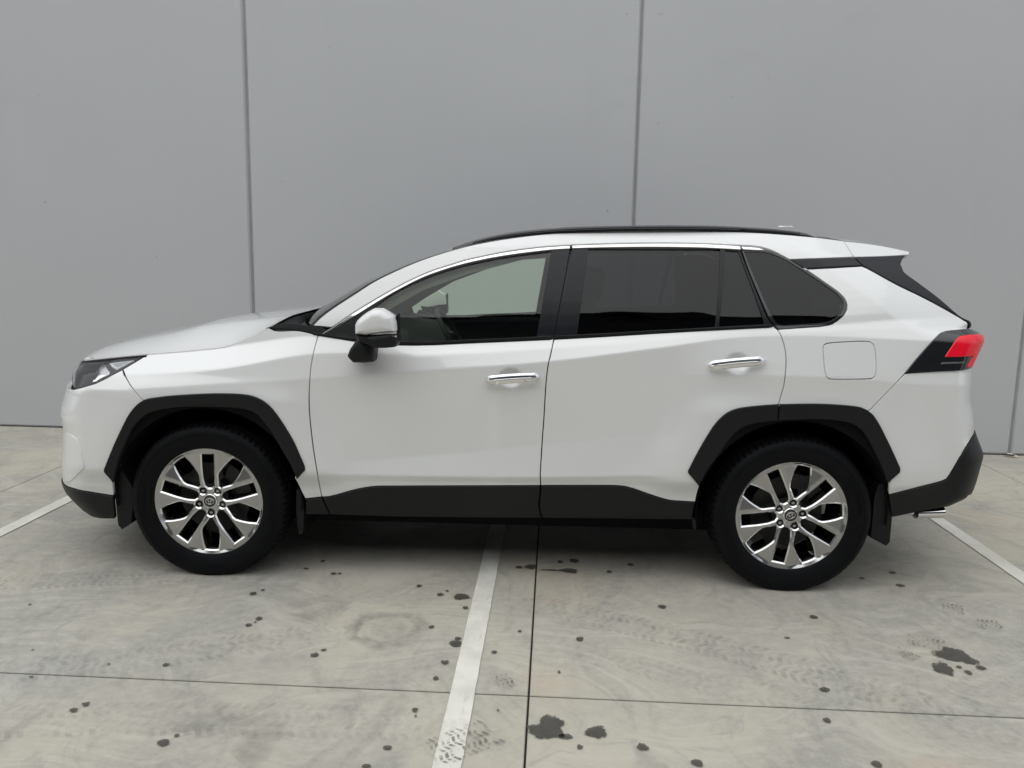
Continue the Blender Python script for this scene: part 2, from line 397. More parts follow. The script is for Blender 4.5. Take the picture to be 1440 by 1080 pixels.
DATA={
'fender':[(-0.2867,1.0154),(-0.2641,1.0176),(-0.2412,1.0199),(-0.2183,1.0222),(-0.1956,1.0244),(-0.1731,1.0267),(-0.1511,1.0289),(-0.1298,1.0311),(-0.1082,1.0335),(-0.0866,1.0358),(-0.0654,1.0382),(-0.045,1.0406),(-0.026,1.0428),(-0.0088,1.0449),(0.0197,1.0483),(0.0451,1.0518),(0.0684,1.0554),(0.0919,1.0604),(0.1116,1.0665),(0.1324,1.0739),(0.1523,1.0814),(0.1767,1.0911),(0.1996,1.1005),(0.2367,1.1161),(0.253,1.1265),(0.2697,1.1388),(0.2863,1.1511),(0.3111,1.1399),(0.3324,1.1381),(0.3557,1.1388),(0.3794,1.141),(0.403,1.1429),(0.4244,1.1425),(0.4469,1.1405),(0.4707,1.1366),(0.4967,1.1313),(0.5225,1.1253),(0.5186,1.1078),(0.5153,1.09),(0.5122,1.0694),(0.5095,1.0476),(0.5067,1.0296),(0.504,1.0106),(0.5018,0.9917),(0.5004,0.973),(0.4995,0.9543),(0.4988,0.9358),(0.4964,0.9083),(0.4948,0.881),(0.4943,0.8541),(0.4947,0.8268),(0.4954,0.8059),(0.4964,0.7845),(0.498,0.763),(0.5,0.7411),(0.5025,0.7191),(0.505,0.6958),(0.5074,0.6739),(0.51,0.6507),(0.5128,0.6274),(0.5156,0.6054),(0.5188,0.5819),(0.5222,0.5594),(0.5257,0.537),(0.5287,0.5137),(0.5299,0.4884),(0.5291,0.4607),(0.5295,0.4335),(0.5321,0.4084),(0.535,0.3834),(0.4578,0.3728),(0.4414,0.4137),(0.4222,0.482),(0.4331,0.5188),(0.4301,0.5367),(0.4234,0.5571),(0.4149,0.5788),(0.4062,0.6006),(0.3982,0.621),(0.3895,0.6424),(0.3803,0.6639),(0.3708,0.6849),(0.3611,0.7044),(0.3501,0.7245),(0.3388,0.7436),(0.3272,0.7615),(0.3152,0.7781),(0.3013,0.7963),(0.2871,0.8128),(0.2719,0.8256),(0.253,0.8341),(0.2304,0.8389),(0.2135,0.8412),(0.1938,0.8427),(0.1721,0.8437),(0.1492,0.8441),(0.1257,0.8442),(0.1025,0.8441),(0.0841,0.8437),(0.0648,0.8431),(0.0449,0.8422),(0.0246,0.8411),(0.0043,0.8399),(-0.0156,0.8385),(-0.035,0.837),(-0.0535,0.8355),(-0.0707,0.834),(-0.0921,0.832),(-0.1123,0.83),(-0.1314,0.8278),(-0.1497,0.8253),(-0.1674,0.8222),(-0.1908,0.8172),(-0.2127,0.8113),(-0.2327,0.8046),(-0.2532,0.7948),(-0.2723,0.7843),(-0.2263,0.8047),(-0.2446,0.8237),(-0.2634,0.8424),(-0.2809,0.8605),(-0.2983,0.8788),(-0.317,0.8971),(-0.3349,0.9161),(-0.3504,0.9355),(-0.3711,0.9537),(-0.3573,0.9637),(-0.3434,0.9738),(-0.3295,0.984),(-0.3157,0.9942),(-0.3019,1.0046)],
'front_door':[(0.5224,1.1259),(0.5472,1.123),(0.5718,1.12),(0.5966,1.1169),(0.6158,1.1141),(0.6348,1.1112),(0.6543,1.1082),(0.675,1.1056),(0.693,1.1037),(0.712,1.1019),(0.7315,1.1002),(0.7514,1.0986),(0.7713,1.0972),(0.7908,1.0959),(0.8102,1.0947),(0.8295,1.0936),(0.8488,1.0927),(0.8683,1.0919),(0.888,1.0914),(0.9081,1.0911),(0.9273,1.0911),(0.9469,1.0913),(0.9668,1.0918),(0.9868,1.0925),(1.0068,1.0933),(1.0267,1.0942),(1.0463,1.0951),(1.0675,1.0962),(1.0881,1.0975),(1.1085,1.0989),(1.1293,1.1004),(1.151,1.102),(1.174,1.1035),(1.1927,1.1047),(1.2123,1.106),(1.2326,1.1072),(1.2534,1.1086),(1.2746,1.1099),(1.2961,1.1112),(1.3177,1.1126),(1.3391,1.1139),(1.3604,1.1152),(1.3812,1.1166),(1.4017,1.1179),(1.4221,1.1192),(1.4425,1.1205),(1.4628,1.1218),(1.4831,1.1231),(1.5035,1.1245),(1.5238,1.1258),(1.5441,1.1271),(1.5643,1.1284),(1.5846,1.1327),(1.5805,1.1138),(1.5765,1.0951),(1.5725,1.0762),(1.5684,1.0584),(1.5643,1.0408),(1.5608,1.0215),(1.5584,1.0031),(1.5564,0.9837),(1.5547,0.964),(1.5533,0.9446),(1.552,0.9201),(1.5512,0.8958),(1.5504,0.8704),(1.5498,0.8516),(1.5492,0.832),(1.5487,0.8119),(1.5481,0.7919),(1.5474,0.7725),(1.5464,0.7508),(1.5452,0.7296),(1.5441,0.7084),(1.543,0.6867),(1.5421,0.6628),(1.5411,0.639),(1.5402,0.6157),(1.5394,0.593),(1.5385,0.5729),(1.5376,0.5531),(1.5369,0.5341),(1.5369,0.5165),(1.5385,0.4902),(1.5408,0.4658),(1.5212,0.4652),(1.5015,0.4646),(1.4816,0.4641),(1.4617,0.4635),(1.4416,0.4629),(1.4215,0.4624),(1.4013,0.4618),(1.3812,0.4612),(1.3611,0.4607),(1.341,0.4601),(1.3211,0.4595),(1.3013,0.459),(1.2816,0.4584),(1.2621,0.4579),(1.2428,0.4573),(1.2238,0.4568),(1.205,0.4563),(1.1866,0.4558),(1.1685,0.4553),(1.1507,0.4548),(1.1287,0.4541),(1.1067,0.4535),(1.0848,0.4529),(1.063,0.4523),(1.0416,0.4517),(1.0205,0.4512),(0.9999,0.4506),(0.9798,0.45),(0.9603,0.4494),(0.9416,0.4489),(0.9236,0.4483),(0.9066,0.4477),(0.8905,0.4472),(0.8661,0.4465),(0.8438,0.4459),(0.8232,0.4454),(0.804,0.4445),(0.786,0.443),(0.7571,0.4391),(0.73,0.4338),(0.7092,0.4288),(0.6881,0.4231),(0.6671,0.4169),(0.6465,0.4103),(0.6261,0.4032),(0.607,0.3969),(0.5863,0.3909),(0.567,0.386),(0.535,0.3834),(0.5321,0.4084),(0.5295,0.4335),(0.5291,0.4607),(0.5299,0.4884),(0.5287,0.5137),(0.5257,0.537),(0.5222,0.5594),(0.5188,0.5819),(0.5156,0.6054),(0.5128,0.6274),(0.51,0.6507),(0.5074,0.6739),(0.505,0.6958),(0.5025,0.7191),(0.5,0.7411),(0.498,0.763),(0.4964,0.7845),(0.4954,0.8059),(0.4947,0.8268),(0.4943,0.8541),(0.4948,0.881),(0.4964,0.9083),(0.4988,0.9358),(0.4995,0.9543),(0.5004,0.973),(0.5018,0.9917),(0.504,1.0106),(0.5067,1.0296),(0.5095,1.0476),(0.5122,1.0694),(0.5153,1.09),(0.5186,1.1078)],
'rear_door':[(1.5846,1.1297),(1.6051,1.1313),(1.6254,1.1329),(1.6458,1.1344),(1.6661,1.136),(1.6864,1.1375),(1.7067,1.1391),(1.7271,1.1407),(1.7475,1.1423),(1.7679,1.1439),(1.7884,1.1455),(1.8091,1.1472),(1.8287,1.1488),(1.8485,1.1504),(1.8682,1.1521),(1.8881,1.1538),(1.908,1.1554),(1.9279,1.1571),(1.9479,1.1588),(1.9679,1.1605),(1.9878,1.1622),(2.0078,1.1639),(2.0278,1.1655),(2.0478,1.1672),(2.0665,1.1687),(2.0851,1.1702),(2.1037,1.1717),(2.1224,1.1732),(2.141,1.1747),(2.1597,1.1763),(2.1783,1.1778),(2.197,1.1792),(2.2157,1.1807),(2.2345,1.1822),(2.2534,1.1837),(2.2722,1.1851),(2.2912,1.1865),(2.3109,1.188),(2.3308,1.1894),(2.3507,1.1909),(2.3706,1.1923),(2.3906,1.1936),(2.4107,1.195),(2.4308,1.1964),(2.4508,1.1978),(2.4709,1.1991),(2.4909,1.2005),(2.511,1.2019),(2.5309,1.2033),(2.5485,1.2101),(2.566,1.1954),(2.5793,1.1718),(2.5909,1.1385),(2.5958,1.1189),(2.5994,1.0992),(2.6014,1.0659),(2.6004,1.0423),(2.5982,1.0174),(2.5958,0.9914),(2.5943,0.9645),(2.5908,0.9389),(2.5857,0.9137),(2.5791,0.8872),(2.572,0.8606),(2.5788,0.8451),(2.5595,0.8435),(2.5401,0.8419),(2.5207,0.8404),(2.5016,0.8386),(2.4831,0.8367),(2.4626,0.8349),(2.4423,0.8334),(2.4231,0.8307),(2.406,0.8255),(2.3896,0.8166),(2.3755,0.8049),(2.3614,0.7895),(2.3511,0.7759),(2.3406,0.7595),(2.33,0.741),(2.3195,0.7215),(2.3093,0.7018),(2.2995,0.6828),(2.2904,0.6656),(2.2785,0.6436),(2.2673,0.6226),(2.257,0.6025),(2.2478,0.5834),(2.2361,0.5563),(2.2257,0.5303),(2.2518,0.4869),(2.2448,0.4044),(2.2255,0.4049),(2.2062,0.4054),(2.1869,0.4061),(2.1673,0.4067),(2.1476,0.4074),(2.1288,0.4092),(2.106,0.414),(2.083,0.4205),(2.0629,0.4266),(2.0417,0.4336),(2.0206,0.4407),(1.9991,0.4482),(1.9776,0.4558),(1.9583,0.4622),(1.9257,0.4707),(1.9081,0.473),(1.8869,0.4742),(1.8726,0.4745),(1.8559,0.4744),(1.8373,0.4741),(1.8172,0.4736),(1.7962,0.473),(1.7747,0.4724),(1.7534,0.4718),(1.7325,0.4713),(1.7122,0.4708),(1.6914,0.4703),(1.6702,0.4698),(1.6488,0.4693),(1.6272,0.4687),(1.6055,0.4681),(1.5838,0.4676),(1.5622,0.467),(1.5408,0.4654),(1.5385,0.4902),(1.5369,0.5165),(1.5369,0.5341),(1.5376,0.5531),(1.5385,0.5729),(1.5394,0.593),(1.5402,0.6157),(1.5411,0.639),(1.5421,0.6628),(1.543,0.6867),(1.5441,0.7084),(1.5452,0.7296),(1.5464,0.7508),(1.5474,0.7725),(1.5481,0.7919),(1.5487,0.8119),(1.5492,0.832),(1.5498,0.8516),(1.5504,0.8704),(1.5512,0.8958),(1.552,0.9201),(1.5533,0.9446),(1.5547,0.964),(1.5564,0.9837),(1.5584,1.0031),(1.5608,1.0215),(1.5643,1.0408),(1.5684,1.0584),(1.5725,1.0762),(1.5765,1.0951),(1.5805,1.1138)],
'quarter_panel':[(2.7057,1.4586),(2.9785,1.4771),(2.9973,1.4695),(3.0084,1.4638),(3.0226,1.4559),(3.0393,1.4465),(3.0577,1.436),(3.0768,1.4251),(3.0957,1.4145),(3.1139,1.4046),(3.1302,1.396),(3.1487,1.3869),(3.1663,1.3787),(3.1835,1.3709),(3.2006,1.3632),(3.2178,1.355),(3.2355,1.3464),(3.2534,1.3376),(3.2712,1.3287),(3.2888,1.3198),(3.306,1.3109),(3.326,1.3005),(3.3458,1.2898),(3.3648,1.2795),(3.3823,1.2698),(3.4067,1.2566),(3.4255,1.244),(3.4463,1.2237),(3.4505,1.2042),(3.4096,1.2039),(3.3768,1.2025),(3.344,1.2005),(3.3144,1.1973),(3.2869,1.1895),(3.2656,1.176),(3.2443,1.1591),(3.2236,1.1382),(3.2113,1.1252),(3.1984,1.1114),(3.1854,1.0971),(3.1724,1.0825),(3.1589,1.0668),(3.1452,1.0506),(3.1316,1.0342),(3.118,1.018),(3.1032,1.0028),(3.0885,0.9876),(3.0739,0.9718),(3.0625,0.958),(3.0507,0.944),(3.0386,0.9298),(3.0264,0.9158),(3.0142,0.9018),(3.0017,0.888),(2.9891,0.8742),(2.9766,0.8603),(2.9531,0.838),(2.9283,0.8449),(2.8999,0.8509),(2.884,0.8527),(2.8658,0.854),(2.846,0.8551),(2.8249,0.8558),(2.8032,0.8562),(2.7813,0.8565),(2.7597,0.8566),(2.739,0.8567),(2.719,0.8565),(2.6989,0.8561),(2.6788,0.8555),(2.6588,0.8547),(2.6387,0.8538),(2.6187,0.853),(2.5986,0.8521),(2.572,0.8606),(2.5791,0.8872),(2.5857,0.9137),(2.5908,0.9389),(2.5943,0.9645),(2.5958,0.9914),(2.5982,1.0174),(2.6004,1.0423),(2.6014,1.0659),(2.5994,1.0992),(2.5958,1.1189),(2.5909,1.1385),(2.5793,1.1718),(2.566,1.1954),(2.6745,1.2053),(2.6978,1.2073),(2.7216,1.2092),(2.7445,1.2112),(2.7648,1.2138),(2.7878,1.2175),(2.8073,1.2231),(2.8345,1.2404),(2.8571,1.2592),(2.8727,1.2839),(2.8772,1.3085),(2.8684,1.3329),(2.8576,1.3463),(2.8427,1.3601),(2.8283,1.3718),(2.8114,1.3843),(2.7933,1.3972),(2.7755,1.4099),(2.755,1.425),(2.7321,1.4417),(2.7133,1.4551),(2.705,1.4601)],
'fuel_flap':[(2.7623,1.1211),(2.7656,1.1318),(2.7781,1.1396),(2.7998,1.1431),(2.8143,1.1445),(2.8341,1.1461),(2.857,1.1477),(2.8811,1.1492),(2.9042,1.1505),(2.9243,1.1514),(2.9393,1.1518),(2.9642,1.1507),(2.9795,1.1403),(2.9869,1.1192),(2.9891,1.0993),(2.99,1.0767),(2.9906,1.0568),(2.9907,1.0359),(2.9894,1.0192),(2.9844,1.004),(2.9702,0.9948),(2.9358,0.9919),(2.9185,0.991),(2.8967,0.9901),(2.8728,0.9892),(2.8492,0.9885),(2.8283,0.9879),(2.8124,0.9877),(2.7878,0.9884),(2.7735,0.9989),(2.7678,1.0214),(2.7655,1.0417),(2.7637,1.066),(2.7625,1.0877)],
'rear_bumper':[(3.118,1.018),(3.4548,1.0348),(3.4631,1.0094),(3.4671,0.9849),(3.4703,0.9608),(3.474,0.939),(3.4769,0.9176),(3.4828,0.8938),(3.4827,0.8748),(3.4781,0.8556),(3.4755,0.8355),(3.4743,0.8157),(3.4743,0.7974),(3.4785,0.7756),(3.487,0.754),(3.4908,0.7335),(3.4583,0.7204),(3.4338,0.7045),(3.4162,0.6845),(3.4059,0.6669),(3.397,0.647),(3.3884,0.6265),(3.3799,0.6071),(3.3721,0.59),(3.3602,0.5641),(3.3485,0.5453),(3.3329,0.5371),(3.3199,0.5329),(3.3022,0.5283),(3.2812,0.5234),(3.2587,0.5182),(3.2363,0.5129),(3.2157,0.5075),(3.1952,0.5015),(3.1751,0.4951),(3.1553,0.4883),(3.1358,0.4812),(3.1165,0.4739),(3.0973,0.4666),(3.0852,0.5245),(3.0948,0.5444),(3.1048,0.5639),(3.1085,0.5852),(3.1047,0.6015),(3.0965,0.6192),(3.0853,0.6378),(3.0726,0.6567),(3.0601,0.6754),(3.049,0.6935),(3.0379,0.714),(3.0269,0.735),(3.0159,0.7554),(3.0049,0.7744),(2.994,0.7913),(2.9803,0.8085),(2.9666,0.8233),(2.9531,0.838),(2.9766,0.8603),(2.9891,0.8742),(3.0017,0.888),(3.0142,0.9018),(3.0264,0.9158),(3.0386,0.9298),(3.0507,0.944),(3.0625,0.958),(3.0739,0.9718),(3.0885,0.9876),(3.1032,1.0028)],
'rear_bumper_cladding':[(3.0952,0.468),(3.1144,0.4753),(3.1336,0.4825),(3.153,0.4896),(3.1728,0.4964),(3.1929,0.5028),(3.2133,0.5088),(3.234,0.5142),(3.2564,0.5195),(3.2789,0.5246),(3.2999,0.5295),(3.3176,0.5341),(3.3307,0.5383),(3.3462,0.5465),(3.358,0.5652),(3.3699,0.5911),(3.3777,0.6081),(3.3861,0.6275),(3.3948,0.6479),(3.4035,0.6679),(3.4136,0.6856),(3.4307,0.7057),(3.4545,0.7218),(3.4845,0.7359),(3.5113,0.7066),(3.5293,0.6804),(3.5512,0.6533),(3.5577,0.6294),(3.5548,0.6091),(3.5556,0.5839),(3.5527,0.5588),(3.5528,0.5335),(3.5525,0.5058),(3.5526,0.4797),(3.543,0.4642),(3.5109,0.4592),(3.4097,0.4141),(3.1351,0.3531)],
'bseam':[(-0.3711,0.9537),(-0.3349,0.9161),(-0.2983,0.8788),(-0.2634,0.8424),(-0.2263,0.8047)],
'hlow':[(-0.3711,0.9537),(-0.4302,0.9176),(-0.4753,0.894),(-0.5337,0.8756),(-0.6006,0.8579)],
'fb_low':[(-0.4314,0.3659),(-0.55,0.3828),(-0.6277,0.3902),(-0.6925,0.3877)],
'fb_arch':[(-0.2263,0.8047),(-0.2723,0.7843),(-0.3102,0.7412),(-0.3567,0.6649),(-0.4009,0.5783),(-0.4335,0.4972),(-0.4324,0.4751),(-0.4218,0.4338),(-0.4314,0.3659)],
'fb_bot':[(-0.4484,0.2448),(-0.7314,0.2256),(-1.0812,0.0708)],
'rb_left':[(3.0973,0.4666),(3.0852,0.5245),(3.1085,0.5852),(3.049,0.6935),(2.994,0.7913),(2.9531,0.838),(2.9766,0.8603),(3.0264,0.9158),(3.0739,0.9718),(3.118,1.018)],
'rb_bot':[(3.0973,0.4666),(3.1165,0.4739),(3.1358,0.4812),(3.1553,0.4883),(3.1751,0.4951),(3.1952,0.5015),(3.2157,0.5075),(3.2363,0.5129),(3.2587,0.5182),(3.2812,0.5234),(3.3022,0.5283),(3.3199,0.5329),(3.3329,0.5371),(3.3485,0.5453),(3.3602,0.5641),(3.3721,0.59),(3.3799,0.6071),(3.3884,0.6265),(3.397,0.647),(3.4059,0.6669),(3.4162,0.6845),(3.4338,0.7045),(3.4583,0.7204),(3.4908,0.7335)],
'rb_top':[(3.118,1.018),(3.2031,1.0252),(3.2984,1.0339),(3.3858,1.0397)],
'rc_low':[(3.1351,0.3531),(3.2455,0.3823),(3.3386,0.4063),(3.4178,0.408),(3.4724,0.4576)],
'tail_edge':[(3.1786,1.4866),(3.1808,1.4547),(3.1897,1.4431),(3.2032,1.4317),(3.2189,1.4201),(3.2346,1.408),(3.2496,1.3958),(3.2656,1.3831),(3.2823,1.3701),(3.2989,1.3568),(3.315,1.3434),(3.3312,1.3292),(3.3474,1.3144),(3.3636,1.2995),(3.379,1.2852),(3.3937,1.2723),(3.4095,1.2584),(3.4231,1.2459),(3.4369,1.2334)],
'arch_front':[(-0.4431,0.5039),(-0.4323,0.5266),(-0.4224,0.549),(-0.4124,0.5712),(-0.4024,0.5931),(-0.3924,0.6144),(-0.3828,0.6339),(-0.373,0.6533),(-0.3633,0.6722),(-0.3538,0.6903),(-0.3448,0.7071),(-0.3339,0.7272),(-0.3236,0.7457),(-0.3125,0.763),(-0.295,0.786),(-0.276,0.8059),(-0.2587,0.8199),(-0.2392,0.8308),(-0.2197,0.8371),(-0.1977,0.8412),(-0.174,0.8449),(-0.1555,0.8477),(-0.1361,0.8502),(-0.1158,0.8525),(-0.0944,0.8546),(-0.0717,0.8566),(-0.0537,0.8581),(-0.0343,0.8595),(-0.0138,0.861),(0.0073,0.8624),(0.0285,0.8636),(0.0496,0.8648),(0.0699,0.8657),(0.0891,0.8664),(0.1067,0.8669),(0.1283,0.8672),(0.1488,0.8672),(0.1681,0.8669),(0.186,0.8662),(0.2023,0.8651),(0.2258,0.8628),(0.247,0.8586),(0.2699,0.8513),(0.292,0.8408),(0.307,0.831),(0.3212,0.8191),(0.336,0.8035),(0.3461,0.7909),(0.3572,0.7758),(0.3687,0.7588),(0.3804,0.7406),(0.3919,0.722),(0.4029,0.7034),(0.413,0.6858),(0.4218,0.6696),(0.4329,0.647),(0.4424,0.6252),(0.4506,0.6045),(0.4582,0.5856),(0.4678,0.562),(0.4764,0.5401),(0.477,0.5237),(0.4353,0.4796),(0.4294,0.5037),(0.4212,0.5255),(0.4112,0.5474),(0.4027,0.5638),(0.3935,0.5809),(0.3838,0.5982),(0.374,0.6154),(0.3647,0.6319),(0.3546,0.6506),(0.3447,0.6691),(0.335,0.6866),(0.3254,0.7023),(0.3115,0.7217),(0.2977,0.739),(0.284,0.7568),(0.27,0.7723),(0.246,0.7869),(0.2258,0.7934),(0.2036,0.7982),(0.1828,0.8011),(0.1583,0.8027),(0.1419,0.8035),(0.1227,0.8041),(0.1015,0.8046),(0.0794,0.8049),(0.0571,0.8051),(0.0356,0.8051),(0.0158,0.8049),(-0.0063,0.8044),(-0.0279,0.8037),(-0.0487,0.8028),(-0.0685,0.8015),(-0.0869,0.8),(-0.1076,0.7977),(-0.1266,0.7949),(-0.1451,0.7916),(-0.1719,0.7858),(-0.1973,0.7787),(-0.2177,0.7717),(-0.2365,0.7627),(-0.2539,0.7497),(-0.27,0.7344),(-0.2858,0.7177),(-0.301,0.698),(-0.3113,0.6811),(-0.3215,0.6617),(-0.3315,0.6414),(-0.341,0.6218),(-0.3523,0.5989),(-0.3629,0.5763),(-0.3728,0.5518),(-0.3794,0.532),(-0.3856,0.5106),(-0.3937,0.4873),(-0.4039,0.4625),(-0.4146,0.4378),(-0.4445,0.4932)],
'arch_door':[(2.1923,0.5627),(2.2007,0.5823),(2.209,0.6018),(2.2176,0.6213),(2.2266,0.6412),(2.2349,0.6588),(2.2437,0.677),(2.2526,0.6951),(2.2616,0.7126),(2.2704,0.7289),(2.2819,0.7499),(2.2934,0.7693),(2.306,0.7873),(2.3197,0.8038),(2.3344,0.8189),(2.3499,0.8313),(2.37,0.8424),(2.3927,0.8503),(2.4119,0.8548),(2.4336,0.8584),(2.4563,0.8614),(2.479,0.8642),(2.4977,0.8665),(2.5167,0.8684),(2.5359,0.8701),(2.5551,0.8718),(2.5742,0.8736),(2.5728,0.7993),(2.554,0.7969),(2.535,0.7946),(2.5165,0.7921),(2.4994,0.7894),(2.4754,0.7845),(2.4538,0.7785),(2.4208,0.7632),(2.3938,0.742),(2.3703,0.7144),(2.3591,0.6975),(2.3467,0.6773),(2.334,0.6559),(2.3216,0.636),(2.3071,0.6151),(2.2927,0.595),(2.2795,0.5736),(2.2704,0.5546),(2.2622,0.5346),(2.2547,0.5136),(2.2483,0.4911),(2.1934,0.553)],
'arch_quarter':[(2.5767,0.8737),(2.5966,0.8745),(2.6168,0.8754),(2.6372,0.8763),(2.6575,0.8773),(2.6775,0.8781),(2.6971,0.8788),(2.7159,0.8793),(2.7338,0.8796),(2.7553,0.8796),(2.7759,0.8794),(2.7956,0.8789),(2.8144,0.8783),(2.8322,0.8775),(2.8545,0.8764),(2.8751,0.875),(2.894,0.8732),(2.9136,0.8712),(2.9312,0.8678),(2.9595,0.856),(2.9852,0.8363),(3.0057,0.81),(3.0143,0.7969),(3.0242,0.7808),(3.0349,0.7629),(3.046,0.7439),(3.0569,0.7247),(3.0673,0.7064),(3.0771,0.6887),(3.0868,0.6708),(3.0964,0.6529),(3.1059,0.6348),(3.1154,0.6167),(3.125,0.5987),(3.1253,0.5793),(3.0783,0.5277),(3.0689,0.5481),(3.0598,0.5683),(3.0505,0.5884),(3.0408,0.6083),(3.0299,0.6289),(3.0184,0.6496),(3.007,0.6695),(2.9964,0.6878),(2.9819,0.7131),(2.9674,0.7352),(2.9526,0.7528),(2.9369,0.7679),(2.9073,0.788),(2.8892,0.7949),(2.8691,0.7999),(2.8495,0.8035),(2.8282,0.8062),(2.8066,0.8081),(2.7844,0.8094),(2.7619,0.8098),(2.7386,0.8097),(2.7177,0.8092),(2.6959,0.8083),(2.6739,0.8071),(2.6525,0.8057),(2.6329,0.8043),(2.6136,0.8027),(2.5945,0.801),(2.5753,0.7993)],
'sill_fender':[(0.459,0.3734),(0.5359,0.3819),(0.569,0.2955),(0.4529,0.2925)],
'sill_front_door':[(0.5359,0.3812),(0.5681,0.3873),(0.5873,0.3922),(0.608,0.3982),(0.6271,0.4045),(0.6475,0.4115),(0.668,0.4182),(0.689,0.4243),(0.7102,0.4301),(0.7309,0.435),(0.758,0.4404),(0.7868,0.4443),(0.8049,0.4457),(0.824,0.4466),(0.8445,0.4472),(0.8668,0.4477),(0.8912,0.4484),(0.9073,0.449),(0.9243,0.4495),(0.9422,0.4501),(0.9609,0.4507),(0.9804,0.4512),(1.0004,0.4518),(1.0211,0.4524),(1.0421,0.453),(1.0635,0.4536),(1.0852,0.4542),(1.1071,0.4548),(1.1291,0.4554),(1.1511,0.456),(1.1689,0.4565),(1.1869,0.457),(1.2054,0.4575),(1.2241,0.458),(1.2431,0.4586),(1.2624,0.4591),(1.2818,0.4596),(1.3015,0.4602),(1.3213,0.4608),(1.3412,0.4613),(1.3612,0.4619),(1.3813,0.4624),(1.4014,0.463),(1.4216,0.4636),(1.4417,0.4641),(1.4617,0.4647),(1.4817,0.4653),(1.5015,0.4658),(1.5212,0.4664),(1.5407,0.4666),(1.54,0.4317),(1.5378,0.4109),(1.5352,0.3876),(1.5351,0.3648),(1.5418,0.3346),(1.5512,0.3048),(1.2155,0.2973),(1.1949,0.297),(1.1744,0.2967),(1.1538,0.2963),(1.1332,0.2959),(1.1125,0.2956),(1.0919,0.2952),(1.0713,0.2948),(1.0506,0.2944),(1.03,0.2941),(1.0094,0.2937),(0.9888,0.2934),(0.9682,0.2931),(0.9477,0.2929),(0.9271,0.2927),(0.9067,0.2926),(0.8862,0.2925),(0.8662,0.2924),(0.8463,0.2925),(0.8264,0.2925),(0.8065,0.2926),(0.7867,0.2928),(0.7669,0.293),(0.7471,0.2932),(0.7273,0.2935),(0.7075,0.2937),(0.6877,0.294),(0.668,0.2942),(0.6482,0.2945),(0.6284,0.2948),(0.6086,0.2951),(0.5888,0.2953),(0.569,0.2955)],
'sill_rear_door':[(1.5407,0.4677),(1.5621,0.4682),(1.5837,0.4688),(1.6054,0.4693),(1.627,0.4699),(1.6486,0.4705),(1.67,0.471),(1.6911,0.4715),(1.7119,0.472),(1.7323,0.4725),(1.753,0.473),(1.7744,0.4736),(1.7958,0.4743),(1.8168,0.4749),(1.8369,0.4753),(1.8555,0.4756),(1.8722,0.4757),(1.8864,0.4754),(1.9076,0.4742),(1.9251,0.4719),(1.9577,0.4634),(1.977,0.457),(1.9985,0.4494),(2.02,0.4419),(2.0411,0.4348),(2.0622,0.4279),(2.0823,0.4217),(2.1052,0.4153),(2.128,0.4105),(2.1469,0.4087),(2.1665,0.4079),(2.186,0.4074),(2.2053,0.4067),(2.2246,0.4062),(2.2439,0.4056),(2.2384,0.3168),(2.219,0.3165),(2.1995,0.3161),(2.18,0.3157),(2.1603,0.3154),(2.1407,0.315),(2.121,0.3146),(2.1014,0.3142),(2.0817,0.3139),(2.062,0.3135),(2.0424,0.3132),(2.0228,0.3128),(2.0032,0.3124),(1.9838,0.3121),(1.9644,0.3117),(1.945,0.3114),(1.9258,0.311),(1.9067,0.3107),(1.8878,0.3104),(1.869,0.31),(1.8485,0.3097),(1.8281,0.3093),(1.808,0.309),(1.7879,0.3087),(1.768,0.3083),(1.7482,0.308),(1.7284,0.3077),(1.7087,0.3074),(1.6891,0.3071),(1.6695,0.3068),(1.6498,0.3064),(1.6302,0.3061),(1.6105,0.3058),(1.5908,0.3055),(1.5711,0.3052),(1.5512,0.3048),(1.5418,0.3346),(1.5351,0.3648),(1.5352,0.3876),(1.5378,0.4109),(1.54,0.4317)],
